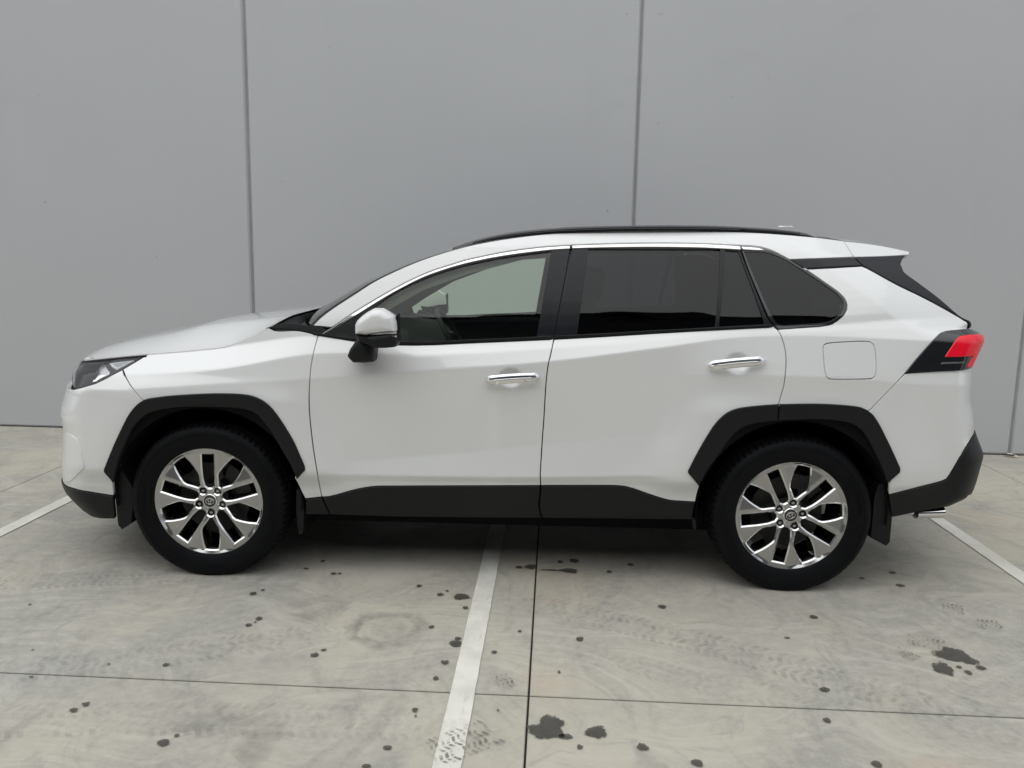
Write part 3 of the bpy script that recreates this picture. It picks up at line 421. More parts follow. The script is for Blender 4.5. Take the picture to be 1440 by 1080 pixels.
'roof_side':[(2.9313,1.5911),(2.9103,1.5933),(2.8896,1.5955),(2.869,1.5977),(2.8482,1.5999),(2.8269,1.602),(2.8047,1.6039),(2.7843,1.6055),(2.763,1.6071),(2.7412,1.6085),(2.7191,1.6099),(2.6971,1.6113),(2.6753,1.6125),(2.6541,1.6137),(2.6337,1.6148),(2.6107,1.6161),(2.5891,1.6172),(2.5681,1.6183),(2.5471,1.6193),(2.5256,1.6203),(2.5033,1.6211),(2.4842,1.6218),(2.465,1.6224),(2.4456,1.623),(2.4258,1.6235),(2.4055,1.6239),(2.3846,1.6244),(2.363,1.6247),(2.3404,1.6251),(2.3217,1.6253),(2.3021,1.6256),(2.2818,1.6259),(2.2608,1.6261),(2.2395,1.6263),(2.2177,1.6265),(2.1958,1.6267),(2.1738,1.6268),(2.1519,1.6268),(2.1301,1.6268),(2.1087,1.6267),(2.0878,1.6266),(2.0675,1.6263),(2.0465,1.6259),(2.0258,1.6255),(2.0053,1.6249),(1.985,1.6243),(1.9649,1.6236),(1.9449,1.6229),(1.9251,1.6221),(1.9054,1.6212),(1.8858,1.6203),(1.8662,1.6194),(1.8466,1.6185),(1.826,1.6175),(1.8052,1.6165),(1.7844,1.6153),(1.7636,1.6142),(1.743,1.613),(1.7227,1.6117),(1.7029,1.6105),(1.6837,1.6092),(1.6653,1.608),(1.6478,1.6068),(1.6232,1.605),(1.6004,1.6032),(1.5786,1.6014),(1.5571,1.5994),(1.5353,1.5972),(1.5132,1.5947),(1.4911,1.5919),(1.4691,1.5891),(1.4475,1.5861),(1.4264,1.583),(1.4027,1.5795),(1.3797,1.5759),(1.357,1.5721),(1.3343,1.5682),(1.3119,1.5642),(1.2895,1.56),(1.2675,1.5557),(1.246,1.5512),(1.2205,1.5455),(1.1958,1.5395),(1.1713,1.5331),(1.1476,1.5264),(1.1241,1.5193),(1.1,1.5117),(1.0794,1.5053),(1.0584,1.4986),(1.0372,1.4916),(1.0161,1.4843),(0.9949,1.4765),(0.9737,1.4684),(0.9526,1.46),(0.9313,1.4511),(0.9133,1.4433),(0.8952,1.4351),(0.877,1.4267),(0.859,1.4181),(0.8413,1.4094),(0.8241,1.4008),(0.8071,1.3921),(0.7904,1.3832),(0.7737,1.374),(0.757,1.3642),(0.7396,1.3532),(0.7224,1.3416),(0.7052,1.3296),(0.6881,1.3176),(0.6709,1.3057),(0.6536,1.2939),(0.6359,1.282),(0.6184,1.2702),(0.6015,1.2586),(0.5858,1.2474),(0.5664,1.2331),(0.5486,1.2194),(0.532,1.2054),(0.513,1.1863),(0.4952,1.1669),(0.583,1.1637),(0.6006,1.1761),(0.618,1.1886),(0.6354,1.201),(0.6529,1.2134),(0.6707,1.2256),(0.689,1.2378),(0.7076,1.25),(0.7264,1.262),(0.745,1.2738),(0.7633,1.2853),(0.7802,1.2958),(0.7969,1.306),(0.8135,1.3161),(0.8302,1.3259),(0.8471,1.3357),(0.8644,1.3455),(0.8818,1.3553),(0.8994,1.3649),(0.917,1.3743),(0.9348,1.3833),(0.9523,1.3919),(0.97,1.4002),(0.9878,1.4082),(1.0057,1.4159),(1.0236,1.4232),(1.0463,1.4316),(1.0693,1.4394),(1.092,1.4467),(1.1135,1.4537),(1.1356,1.4613),(1.1565,1.4683),(1.1779,1.4748),(1.2011,1.4808),(1.2248,1.4861),(1.2493,1.4916),(1.2705,1.4965),(1.2924,1.5015),(1.3147,1.5064),(1.337,1.5109),(1.3595,1.5151),(1.382,1.519),(1.4049,1.5226),(1.4282,1.5261),(1.4485,1.529),(1.4692,1.5318),(1.4902,1.5344),(1.5113,1.5369),(1.5326,1.5392),(1.5546,1.5415),(1.5765,1.5435),(1.5987,1.5454),(1.622,1.5472),(1.6469,1.549),(1.6643,1.5502),(1.6825,1.5513),(1.7014,1.5524),(1.7209,1.5535),(1.7409,1.5546),(1.7611,1.5557),(1.7815,1.5567),(1.802,1.5577),(1.8223,1.5586),(1.8425,1.5595),(1.8617,1.5603),(1.8811,1.5611),(1.9007,1.5618),(1.9204,1.5626),(1.9401,1.5632),(1.9599,1.5639),(1.9796,1.5645),(1.9993,1.5651),(2.0188,1.5656),(2.0381,1.566),(2.0571,1.5664),(2.0791,1.5667),(2.1013,1.567),(2.1235,1.5672),(2.1456,1.5673),(2.1674,1.5674),(2.1886,1.5674),(2.2093,1.5674),(2.2292,1.5672),(2.2481,1.567),(2.2729,1.5666),(2.2963,1.5659),(2.3185,1.5651),(2.3399,1.5644),(2.3608,1.5638),(2.3823,1.5633),(2.4029,1.5628),(2.4227,1.5624),(2.4415,1.5619),(2.4697,1.5613),(2.4961,1.5596),(2.5215,1.5557),(2.5459,1.5495),(2.5703,1.54),(2.5942,1.5285),(2.6107,1.5198),(2.6269,1.5106),(2.6432,1.5013),(2.9493,1.5172)],
'roof_top_edge':[(0.4952,1.1669),(0.513,1.1863),(0.532,1.2054),(0.5486,1.2194),(0.5664,1.2331),(0.5858,1.2474),(0.6015,1.2586),(0.6184,1.2702),(0.6359,1.282),(0.6536,1.2939),(0.6709,1.3057),(0.6881,1.3176),(0.7052,1.3296),(0.7224,1.3416),(0.7396,1.3532),(0.757,1.3642),(0.7737,1.374),(0.7904,1.3832),(0.8071,1.3921),(0.8241,1.4008),(0.8413,1.4094),(0.859,1.4181),(0.877,1.4267),(0.8952,1.4351),(0.9133,1.4433),(0.9313,1.4511),(0.9526,1.46),(0.9737,1.4684),(0.9949,1.4765),(1.0161,1.4843),(1.0372,1.4916),(1.0584,1.4986),(1.0794,1.5053),(1.1,1.5117),(1.1241,1.5193),(1.1476,1.5264),(1.1713,1.5331),(1.1958,1.5395),(1.2205,1.5455),(1.246,1.5512),(1.2675,1.5557),(1.2895,1.56),(1.3119,1.5642),(1.3343,1.5682),(1.357,1.5721),(1.3797,1.5759),(1.4027,1.5795),(1.4264,1.583),(1.4475,1.5861),(1.4691,1.5891),(1.4911,1.5919),(1.5132,1.5947),(1.5353,1.5972),(1.5571,1.5994),(1.5786,1.6014),(1.6004,1.6032),(1.6232,1.605),(1.6478,1.6068),(1.6653,1.608),(1.6837,1.6092),(1.7029,1.6105),(1.7227,1.6117),(1.743,1.613),(1.7636,1.6142),(1.7844,1.6153),(1.8052,1.6165),(1.826,1.6175),(1.8466,1.6185),(1.8662,1.6194),(1.8858,1.6203),(1.9054,1.6212),(1.9251,1.6221),(1.9449,1.6229),(1.9649,1.6236),(1.985,1.6243),(2.0053,1.6249),(2.0258,1.6255),(2.0465,1.6259),(2.0675,1.6263),(2.0878,1.6266),(2.1087,1.6267),(2.1301,1.6268),(2.1519,1.6268),(2.1738,1.6268),(2.1958,1.6267),(2.2177,1.6265),(2.2395,1.6263),(2.2608,1.6261),(2.2818,1.6259),(2.3021,1.6256),(2.3217,1.6253),(2.3404,1.6251),(2.363,1.6247),(2.3846,1.6244),(2.4055,1.6239),(2.4258,1.6235),(2.4456,1.623),(2.465,1.6224),(2.4842,1.6218),(2.5033,1.6211),(2.5256,1.6203),(2.5471,1.6193),(2.5681,1.6183),(2.5891,1.6172),(2.6107,1.6161),(2.6337,1.6148),(2.6541,1.6137),(2.6753,1.6125),(2.6971,1.6113),(2.7191,1.6099),(2.7412,1.6085),(2.763,1.6071),(2.7843,1.6055),(2.8047,1.6039),(2.8269,1.602),(2.8482,1.5999),(2.869,1.5977),(2.8896,1.5955),(2.9103,1.5933),(2.9313,1.5911)],
'gap_line':[(0.583,1.1637),(0.6006,1.1761),(0.618,1.1886),(0.6354,1.201),(0.6529,1.2134),(0.6707,1.2256),(0.689,1.2378),(0.7076,1.25),(0.7264,1.262),(0.745,1.2738),(0.7633,1.2853),(0.7802,1.2958),(0.7969,1.306),(0.8135,1.3161),(0.8302,1.3259),(0.8471,1.3357),(0.8644,1.3455),(0.8818,1.3553),(0.8994,1.3649),(0.917,1.3743),(0.9348,1.3833),(0.9523,1.3919),(0.97,1.4002),(0.9878,1.4082),(1.0057,1.4159),(1.0236,1.4232),(1.0463,1.4316),(1.0693,1.4394),(1.092,1.4467),(1.1135,1.4537),(1.1356,1.4613),(1.1565,1.4683),(1.1779,1.4748),(1.2011,1.4808),(1.2248,1.4861),(1.2493,1.4916),(1.2705,1.4965),(1.2924,1.5015),(1.3147,1.5064),(1.337,1.5109),(1.3595,1.5151),(1.382,1.519),(1.4049,1.5226),(1.4282,1.5261),(1.4485,1.529),(1.4692,1.5318),(1.4902,1.5344),(1.5113,1.5369),(1.5326,1.5392),(1.5546,1.5415),(1.5765,1.5435),(1.5987,1.5454),(1.622,1.5472),(1.6469,1.549),(1.6643,1.5502),(1.6825,1.5513),(1.7014,1.5524),(1.7209,1.5535),(1.7409,1.5546),(1.7611,1.5557),(1.7815,1.5567),(1.802,1.5577),(1.8223,1.5586),(1.8425,1.5595),(1.8617,1.5603),(1.8811,1.5611),(1.9007,1.5618),(1.9204,1.5626),(1.9401,1.5632),(1.9599,1.5639),(1.9796,1.5645),(1.9993,1.5651),(2.0188,1.5656),(2.0381,1.566),(2.0571,1.5664),(2.0791,1.5667),(2.1013,1.567),(2.1235,1.5672),(2.1456,1.5673),(2.1674,1.5674),(2.1886,1.5674),(2.2093,1.5674),(2.2292,1.5672),(2.2481,1.567),(2.2729,1.5666),(2.2963,1.5659),(2.3185,1.5651),(2.3399,1.5644),(2.3608,1.5638),(2.3823,1.5633),(2.4029,1.5628),(2.4227,1.5624),(2.4415,1.5619),(2.4697,1.5613),(2.4961,1.5596),(2.5215,1.5557),(2.5459,1.5495),(2.5703,1.54),(2.5942,1.5285),(2.6107,1.5198),(2.6269,1.5106),(2.6432,1.5013)],
'chrome_front':[(0.538,1.1308),(0.5603,1.1438),(0.5843,1.1584),(0.6002,1.1692),(0.6173,1.1814),(0.6354,1.1945),(0.6538,1.2077),(0.6719,1.2202),(0.6902,1.2324),(0.7088,1.2444),(0.7276,1.2562),(0.7463,1.2679),(0.7646,1.2793),(0.7814,1.2897),(0.7981,1.2999),(0.8147,1.3099),(0.8314,1.3198),(0.8482,1.3296),(0.8655,1.3394),(0.8829,1.3491),(0.9004,1.3587),(0.9181,1.3681),(0.9358,1.3771),(0.9534,1.3856),(0.971,1.3939),(0.9887,1.4019),(1.0066,1.4096),(1.0246,1.4169),(1.0472,1.4253),(1.0702,1.433),(1.0928,1.4404),(1.1143,1.4473),(1.1363,1.4549),(1.1572,1.4619),(1.1786,1.4684),(1.2017,1.4743),(1.2254,1.4797),(1.2498,1.4851),(1.271,1.49),(1.2929,1.495),(1.3151,1.4999),(1.3374,1.5044),(1.3598,1.5086),(1.3824,1.5126),(1.4052,1.5163),(1.4284,1.5199),(1.4487,1.5228),(1.4693,1.5256),(1.4902,1.5282),(1.5113,1.5307),(1.5327,1.533),(1.5518,1.5349),(1.5712,1.5367),(1.5909,1.5383),(1.6106,1.5399),(1.6303,1.5415),(1.65,1.5431),(1.6516,1.5308),(1.6293,1.5294),(1.607,1.5279),(1.5817,1.5258),(1.5629,1.5238),(1.5421,1.5213),(1.5199,1.5186),(1.4969,1.5156),(1.4737,1.5125),(1.4508,1.5092),(1.4288,1.506),(1.4085,1.5029),(1.3883,1.4997),(1.3682,1.4964),(1.3483,1.4931),(1.3285,1.4895),(1.3088,1.4858),(1.2892,1.482),(1.2671,1.4773),(1.2449,1.4725),(1.2229,1.4674),(1.2012,1.4622),(1.1802,1.4568),(1.1599,1.4514),(1.1395,1.4456),(1.1198,1.4396),(1.1007,1.4335),(1.082,1.4272),(1.0636,1.4208),(1.0423,1.4132),(1.0217,1.4055),(1.0013,1.3974),(0.9807,1.3884),(0.9624,1.3797),(0.944,1.3703),(0.9255,1.3605),(0.9073,1.3505),(0.8896,1.3407),(0.8699,1.3297),(0.851,1.3188),(0.8319,1.3074),(0.8119,1.2952),(0.7946,1.2844),(0.7766,1.2727),(0.758,1.2606),(0.7394,1.2483),(0.7212,1.2363),(0.7039,1.2249),(0.6862,1.2134),(0.6689,1.202),(0.652,1.191),(0.6358,1.1803),(0.6202,1.1701),(0.6004,1.1572),(0.5817,1.1451),(0.563,1.1329)],
'chrome_rear':[(1.663,1.544),(1.6828,1.545),(1.7025,1.546),(1.7221,1.5471),(1.7417,1.5481),(1.7613,1.5491),(1.7811,1.5501),(1.8011,1.5511),(1.8214,1.552),(1.8419,1.5529),(1.8608,1.5536),(1.8799,1.5544),(1.8993,1.5551),(1.919,1.5559),(1.9387,1.5566),(1.9586,1.5572),(1.9784,1.5578),(1.9981,1.5584),(2.0177,1.5589),(2.037,1.5594),(2.0561,1.5598),(2.0781,1.5602),(2.1002,1.5605),(2.1223,1.5607),(2.1443,1.5609),(2.166,1.561),(2.1873,1.5611),(2.2079,1.5611),(2.2277,1.5609),(2.2466,1.5607),(2.2715,1.5603),(2.2951,1.5596),(2.3176,1.5589),(2.3389,1.558),(2.359,1.5572),(2.3822,1.5561),(2.4034,1.5549),(2.4246,1.5538),(2.4279,1.5397),(2.4086,1.5404),(2.3893,1.5411),(2.37,1.5418),(2.3508,1.5425),(2.3319,1.5432),(2.3108,1.5439),(2.2905,1.5446),(2.2693,1.5451),(2.2454,1.5455),(2.2276,1.5457),(2.2084,1.5458),(2.188,1.5458),(2.1667,1.5458),(2.1447,1.5457),(2.1223,1.5456),(2.0998,1.5454),(2.0774,1.5451),(2.0554,1.5449),(2.0363,1.5446),(2.0171,1.5443),(1.9975,1.5439),(1.9779,1.5435),(1.9581,1.5431),(1.9383,1.5427),(1.9186,1.5422),(1.899,1.5416),(1.8796,1.5411),(1.8605,1.5405),(1.8417,1.5399),(1.821,1.5392),(1.8006,1.5384),(1.7805,1.5376),(1.7605,1.5367),(1.7407,1.5359),(1.7209,1.535),(1.7012,1.5341),(1.6813,1.5332),(1.6614,1.5323)],
'chrome_quarter':[(2.4326,1.5533),(2.4537,1.5524),(2.4742,1.5514),(2.5059,1.5488),(2.5399,1.5387),(2.4919,1.5389),(2.4377,1.5411)],
'window_frame_front':[(0.562,1.1325),(0.5807,1.1447),(0.5994,1.1569),(0.6193,1.1698),(0.6349,1.18),(0.6511,1.1906),(0.668,1.2017),(0.6854,1.2131),(0.703,1.2246),(0.7204,1.236),(0.7386,1.248),(0.7572,1.2603),(0.7758,1.2725),(0.7939,1.2841),(0.8111,1.295),(0.8312,1.3072),(0.8503,1.3186),(0.8692,1.3295),(0.889,1.3406),(0.9067,1.3504),(0.9249,1.3603),(0.9434,1.3702),(0.9619,1.3796),(0.9801,1.3883),(1.0008,1.3973),(1.0212,1.4054),(1.0419,1.4131),(1.0631,1.4207),(1.0816,1.4272),(1.1003,1.4334),(1.1194,1.4395),(1.1391,1.4455),(1.1595,1.4513),(1.1798,1.4568),(1.2009,1.4621),(1.2226,1.4674),(1.2446,1.4724),(1.2668,1.4773),(1.289,1.4819),(1.3086,1.4858),(1.3283,1.4895),(1.3481,1.4931),(1.3681,1.4965),(1.3882,1.4997),(1.4084,1.5029),(1.4288,1.506),(1.4508,1.5093),(1.4737,1.5125),(1.4969,1.5156),(1.5199,1.5186),(1.5421,1.5214),(1.5629,1.5238),(1.5818,1.5258),(1.6071,1.528),(1.6295,1.5294),(1.6518,1.5309),(1.6483,1.5085),(1.645,1.4864),(1.6415,1.464),(1.6377,1.4408),(1.6344,1.422),(1.6309,1.4025),(1.6272,1.3826),(1.6235,1.3627),(1.6199,1.3429),(1.6164,1.3237),(1.6127,1.3025),(1.6091,1.2814),(1.6056,1.2607),(1.6022,1.2403),(1.5989,1.2203),(1.5953,1.1979),(1.5919,1.1761),(1.5886,1.1544),(1.5846,1.1297),(1.5643,1.1284),(1.5441,1.1271),(1.5238,1.1258),(1.5035,1.1245),(1.4831,1.1231),(1.4628,1.1218),(1.4425,1.1205),(1.4221,1.1192),(1.4017,1.1179),(1.3812,1.1166),(1.3604,1.1152),(1.3391,1.1139),(1.3177,1.1126),(1.2961,1.1112),(1.2746,1.1099),(1.2534,1.1086),(1.2326,1.1072),(1.2123,1.106),(1.1927,1.1047),(1.174,1.1035),(1.151,1.102),(1.1293,1.1004),(1.1085,1.0989),(1.0881,1.0975),(1.0675,1.0962),(1.0463,1.0951),(1.0267,1.0942),(1.0068,1.0933),(0.9868,1.0925),(0.9668,1.0918),(0.9469,1.0913),(0.9273,1.0911),(0.9081,1.0911),(0.888,1.0914),(0.8683,1.0919),(0.8488,1.0927),(0.8295,1.0936),(0.8102,1.0947),(0.7908,1.0959),(0.7713,1.0972),(0.7514,1.0986),(0.7315,1.1002),(0.712,1.1019),(0.693,1.1037),(0.675,1.1056),(0.6541,1.1082),(0.6343,1.111),(0.6151,1.114),(0.5966,1.1169),(0.5762,1.1203),(0.5567,1.1238),(0.5371,1.1273)],
'glass_front':[(0.6211,1.1376),(0.6378,1.1493),(0.6543,1.1606),(0.6713,1.1725),(0.6893,1.1859),(0.7043,1.1976),(0.7205,1.2108),(0.7373,1.2249),(0.7543,1.2392),(0.7712,1.2532),(0.7875,1.2664),(0.8026,1.2782),(0.8209,1.2917),(0.8378,1.3038),(0.855,1.3152),(0.8737,1.3267),(0.8901,1.336),(0.9077,1.3453),(0.926,1.3546),(0.9446,1.3635),(0.963,1.3721),(0.9807,1.38),(1.0033,1.3896),(1.0254,1.3983),(1.0475,1.4065),(1.07,1.4145),(1.0887,1.4209),(1.1075,1.427),(1.1265,1.4329),(1.1461,1.4387),(1.1664,1.4444),(1.1868,1.4498),(1.2079,1.455),(1.2295,1.4602),(1.2515,1.4652),(1.2737,1.47),(1.2959,1.4747),(1.3155,1.4786),(1.3355,1.4824),(1.3556,1.486),(1.3757,1.4895),(1.3958,1.4929),(1.4158,1.4962),(1.4355,1.4993),(1.4572,1.5027),(1.4787,1.5059),(1.5,1.5089),(1.5213,1.5118),(1.5426,1.5147),(1.5639,1.5177),(1.5066,1.1382),(1.4873,1.1369),(1.4679,1.1356),(1.4485,1.1343),(1.4291,1.1331),(1.4097,1.1318),(1.3904,1.1305),(1.3712,1.1292),(1.3521,1.128),(1.3331,1.1267),(1.3128,1.1254),(1.2927,1.124),(1.2728,1.1226),(1.2529,1.1212),(1.2331,1.1199),(1.2133,1.1186),(1.1935,1.1172),(1.1735,1.116),(1.1534,1.1147),(1.1329,1.1133),(1.1123,1.112),(1.0917,1.1107),(1.0714,1.1094),(1.0515,1.1083),(1.0322,1.1073),(1.0136,1.1064),(0.9906,1.1056),(0.9687,1.1048),(0.9475,1.1044),(0.9264,1.1042),(0.9048,1.1044),(0.8856,1.1048),(0.8662,1.1055),(0.8467,1.1064),(0.8272,1.1076),(0.8081,1.1089),(0.7894,1.1105),(0.7693,1.1125),(0.7494,1.1147),(0.7299,1.1172),(0.711,1.1199),(0.6927,1.1228),(0.6681,1.1274),(0.6446,1.1325)],
'window_frame_rear':[(1.6616,1.5311),(1.6816,1.5319),(1.7014,1.5328),(1.7212,1.5337),(1.741,1.5346),(1.7608,1.5355),(1.7808,1.5364),(1.8009,1.5372),(1.8213,1.538),(1.842,1.5387),(1.8609,1.5393),(1.88,1.5399),(1.8994,1.5404),(1.9191,1.5409),(1.9388,1.5414),(1.9586,1.5419),(1.9783,1.5423),(1.998,1.5427),(2.0176,1.5431),(2.0369,1.5434),(2.0559,1.5436),(2.078,1.5439),(2.1004,1.5441),(2.1229,1.5443),(2.1453,1.5445),(2.1673,1.5446),(2.1887,1.5446),(2.2091,1.5446),(2.2283,1.5445),(2.2461,1.5443),(2.2701,1.5439),(2.2913,1.5433),(2.3117,1.5427),(2.3327,1.5419),(2.3557,1.5411),(2.3789,1.5402),(2.4023,1.5393),(2.4255,1.5384),(2.4305,1.5197),(2.4356,1.501),(2.4408,1.4825),(2.4461,1.4642),(2.4516,1.4462),(2.4584,1.4247),(2.4657,1.4034),(2.4728,1.3827),(2.4799,1.3626),(2.4881,1.3393),(2.4963,1.3168),(2.5044,1.2952),(2.5119,1.2758),(2.5194,1.257),(2.5274,1.2404),(2.5378,1.2245),(2.5508,1.2047),(2.5309,1.2033),(2.511,1.2019),(2.4909,1.2005),(2.4709,1.1991),(2.4508,1.1978),(2.4308,1.1964),(2.4107,1.195),(2.3906,1.1936),(2.3706,1.1923),(2.3507,1.1909),(2.3308,1.1894),(2.3109,1.188),(2.2912,1.1865),(2.2722,1.1851),(2.2534,1.1837),(2.2345,1.1822),(2.2157,1.1807),(2.197,1.1792),(2.1783,1.1778),(2.1597,1.1763),(2.141,1.1747),(2.1224,1.1732),(2.1037,1.1717),(2.0851,1.1702),(2.0665,1.1687),(2.0478,1.1672),(2.0278,1.1655),(2.0078,1.1639),(1.9878,1.1622),(1.9679,1.1605),(1.9479,1.1588),(1.9279,1.1571),(1.908,1.1554),(1.8881,1.1538),(1.8682,1.1521),(1.8485,1.1504),(1.8287,1.1488),(1.8091,1.1472),(1.7884,1.1455),(1.7679,1.1439),(1.7475,1.1423),(1.7271,1.1407),(1.7067,1.1391),(1.6864,1.1375),(1.6661,1.136),(1.6458,1.1344),(1.6254,1.1329),(1.6051,1.1313),(1.5852,1.1328),(1.5886,1.1544),(1.5919,1.1761),(1.5953,1.1979),(1.5989,1.2203),(1.6022,1.2403),(1.6056,1.2607),(1.6091,1.2814),(1.6127,1.3025),(1.6164,1.3237),(1.6197,1.3429),(1.6231,1.3627),(1.6265,1.3827),(1.63,1.4026),(1.6337,1.4221),(1.6377,1.4408),(1.6433,1.4641),(1.6493,1.4866),(1.6554,1.5086)],
'glass_rear_door':[(1.7364,1.5298),(2.3341,1.5394),(2.2954,1.1995),(2.2764,1.198),(2.2573,1.1966),(2.238,1.1951),(2.2187,1.1936),(2.1994,1.1921),(2.1801,1.1906),(2.1609,1.1891),(2.1417,1.1876),(2.1226,1.1861),(2.1037,1.1846),(2.0849,1.1832),(2.0663,1.1818),(2.0479,1.1804),(2.0283,1.1789),(2.0087,1.1774),(1.9892,1.1759),(1.9699,1.1745),(1.9507,1.173),(1.9317,1.1716),(1.9129,1.1702),(1.8943,1.1688),(1.8761,1.1675),(1.8581,1.1661),(1.8405,1.1648),(1.8205,1.1633),(1.801,1.1619),(1.782,1.1605),(1.7633,1.1591),(1.7448,1.1578),(1.7263,1.1564),(1.7078,1.155),(1.6889,1.1537)],
'glass_rear_vent':[(2.3578,1.5359),(2.4169,1.5325),(2.4222,1.5116),(2.4276,1.491),(2.4332,1.4703),(2.4392,1.4491),(2.4449,1.43),(2.4508,1.4107),(2.4571,1.391),(2.4634,1.3708),(2.4699,1.35),(2.4752,1.332),(2.4807,1.3133),(2.4863,1.2942),(2.4921,1.2748),(2.498,1.2553),(2.5039,1.2358),(2.5101,1.2166),(2.3141,1.2012)],
'quarter_window_frame':[(2.4319,1.5379),(2.4591,1.5376),(2.4864,1.5372),(2.5137,1.5368),(2.5406,1.5349),(2.5657,1.5301),(2.5903,1.523),(2.6078,1.5165),(2.6253,1.5089),(2.643,1.5001),(2.6583,1.4912),(2.6737,1.4814),(2.6893,1.4709),(2.705,1.4601),(2.7224,1.4481),(2.7402,1.4355),(2.758,1.4227),(2.7755,1.4099),(2.7933,1.3972),(2.8114,1.3843),(2.8283,1.3718),(2.8427,1.3601),(2.8576,1.3463),(2.8684,1.3329),(2.8772,1.3085),(2.8727,1.2839),(2.8571,1.2592),(2.8345,1.2404),(2.8073,1.2231),(2.7878,1.2175),(2.7648,1.2138),(2.7447,1.2112),(2.722,1.2092),(2.6982,1.2073),(2.6745,1.2053),(2.653,1.2029),(2.6298,1.1998),(2.607,1.1971),(2.5871,1.1957),(2.5723,1.1967),(2.5546,1.2072),(2.5424,1.2248),(2.5305,1.2435),(2.5225,1.26),(2.515,1.2779),(2.5076,1.2965),(2.4994,1.3176),(2.4912,1.3397),(2.4831,1.3626),(2.4759,1.3826),(2.4686,1.4034),(2.4614,1.4247),(2.4548,1.4462),(2.4497,1.4641),(2.4451,1.4823),(2.4406,1.5007),(2.4362,1.5193)],
'glass_quarter':[(2.4439,1.5301),(2.468,1.5307),(2.492,1.5309),(2.516,1.5306),(2.5398,1.5285),(2.5647,1.5223),(2.5889,1.5134),(2.6111,1.503),(2.6337,1.4904),(2.649,1.4812),(2.6651,1.4709),(2.6815,1.4601),(2.6981,1.449),(2.7162,1.4369),(2.7347,1.4244),(2.7531,1.4117),(2.7711,1.399),(2.7884,1.3866),(2.8059,1.374),(2.8222,1.3618),(2.8354,1.3507),(2.8553,1.3281),(2.861,1.3082),(2.8572,1.2898),(2.8434,1.2681),(2.8238,1.2509),(2.7999,1.2367),(2.7826,1.2314),(2.7621,1.2275),(2.743,1.2251),(2.721,1.2233),(2.6979,1.2218),(2.6751,1.2202),(2.6556,1.2185),(2.6348,1.2164),(2.6144,1.2146),(2.5964,1.2135),(2.5824,1.214),(2.5641,1.2197),(2.5535,1.2374),(2.5433,1.2561),(2.5355,1.2723),(2.5279,1.2897),(2.5205,1.3078),(2.5123,1.3283),(2.5044,1.3497),(2.4961,1.3722),(2.49,1.3888),(2.4837,1.4063),(2.4772,1.4241),(2.4711,1.4419),(2.4653,1.459),(2.4596,1.4771),(2.4542,1.4948),(2.449,1.5123)],
'pillar_strip':[(2.6451,1.4969),(2.9472,1.5137),(2.9783,1.4791),(2.7071,1.4615)],
'pillar_fin':[(2.9528,1.5144),(3.2226,1.5277),(3.1991,1.5129),(3.1776,1.4866),(3.1798,1.4547),(3.1887,1.4431),(3.2022,1.4317),(3.2179,1.4202),(3.2335,1.4081),(3.2486,1.3959),(3.2645,1.3832),(3.2812,1.3702),(3.2978,1.3569),(3.3139,1.3435),(3.3302,1.3292),(3.3465,1.3142),(3.3628,1.2991),(3.3782,1.285),(3.3925,1.2724),(3.4127,1.2551),(3.481,1.208),(3.4441,1.2255),(3.4249,1.2456),(3.406,1.2584),(3.3816,1.2718),(3.3641,1.2814),(3.3451,1.2917),(3.3253,1.3022),(3.3053,1.3126),(3.2881,1.3214),(3.2706,1.3303),(3.2528,1.3392),(3.2348,1.348),(3.2172,1.3567),(3.2,1.3648),(3.183,1.3725),(3.1658,1.3803),(3.1482,1.3885),(3.1297,1.3976),(3.1132,1.4061),(3.0948,1.416),(3.0755,1.4266),(3.056,1.4374),(3.0374,1.4478),(3.0209,1.4573),(3.0071,1.4653),(2.9969,1.4711),(2.9836,1.4791)],
'spoiler_side':[(2.9338,1.5902),(2.9607,1.5885),(2.9878,1.5868),(3.0151,1.5847),(3.0367,1.5826),(3.0586,1.5804),(3.0804,1.5779),(3.1021,1.5752),(3.1232,1.5723),(3.1441,1.5691),(3.1649,1.5657),(3.1852,1.5622),(3.2104,1.5575),(3.2351,1.5526),(3.2599,1.5477),(3.2482,1.5335),(3.2201,1.5312),(3.1928,1.529),(3.1648,1.5268),(3.135,1.5248),(3.114,1.5236),(3.0921,1.5225),(3.0694,1.5215),(3.0462,1.5205),(3.0229,1.5195),(2.9997,1.5186),(2.9768,1.5177),(2.9545,1.5167)],
'headlight':[(-0.7081,0.9473),(-0.2864,1.0139),(-0.3013,1.0037),(-0.3155,0.9939),(-0.3295,0.984),(-0.3432,0.9739),(-0.3568,0.9638),(-0.3711,0.9537),(-0.3844,0.9448),(-0.3984,0.9358),(-0.4142,0.9265),(-0.4302,0.9176),(-0.4528,0.9049),(-0.4753,0.894),(-0.5028,0.8844),(-0.5337,0.8756),(-0.5648,0.868),(-0.6013,0.8593)],
'hl_triangle':[(-0.4618,0.9782),(-0.3435,0.9948),(-0.4052,0.9551)],
'hl_reflector':[(-0.5068,0.9627),(-0.5038,0.9709),(-0.4856,0.978),(-0.4296,0.9474),(-0.4315,0.9378),(-0.4548,0.9213),(-0.4844,0.9024),(-0.5016,0.8985),(-0.4966,0.9197),(-0.4836,0.9427)],
'hl_lens':[(-0.5128,0.9449),(-0.5194,0.9577),(-0.5016,0.9564),(-0.4822,0.9454),(-0.4805,0.9264),(-0.4918,0.9095),(-0.5033,0.9104)],
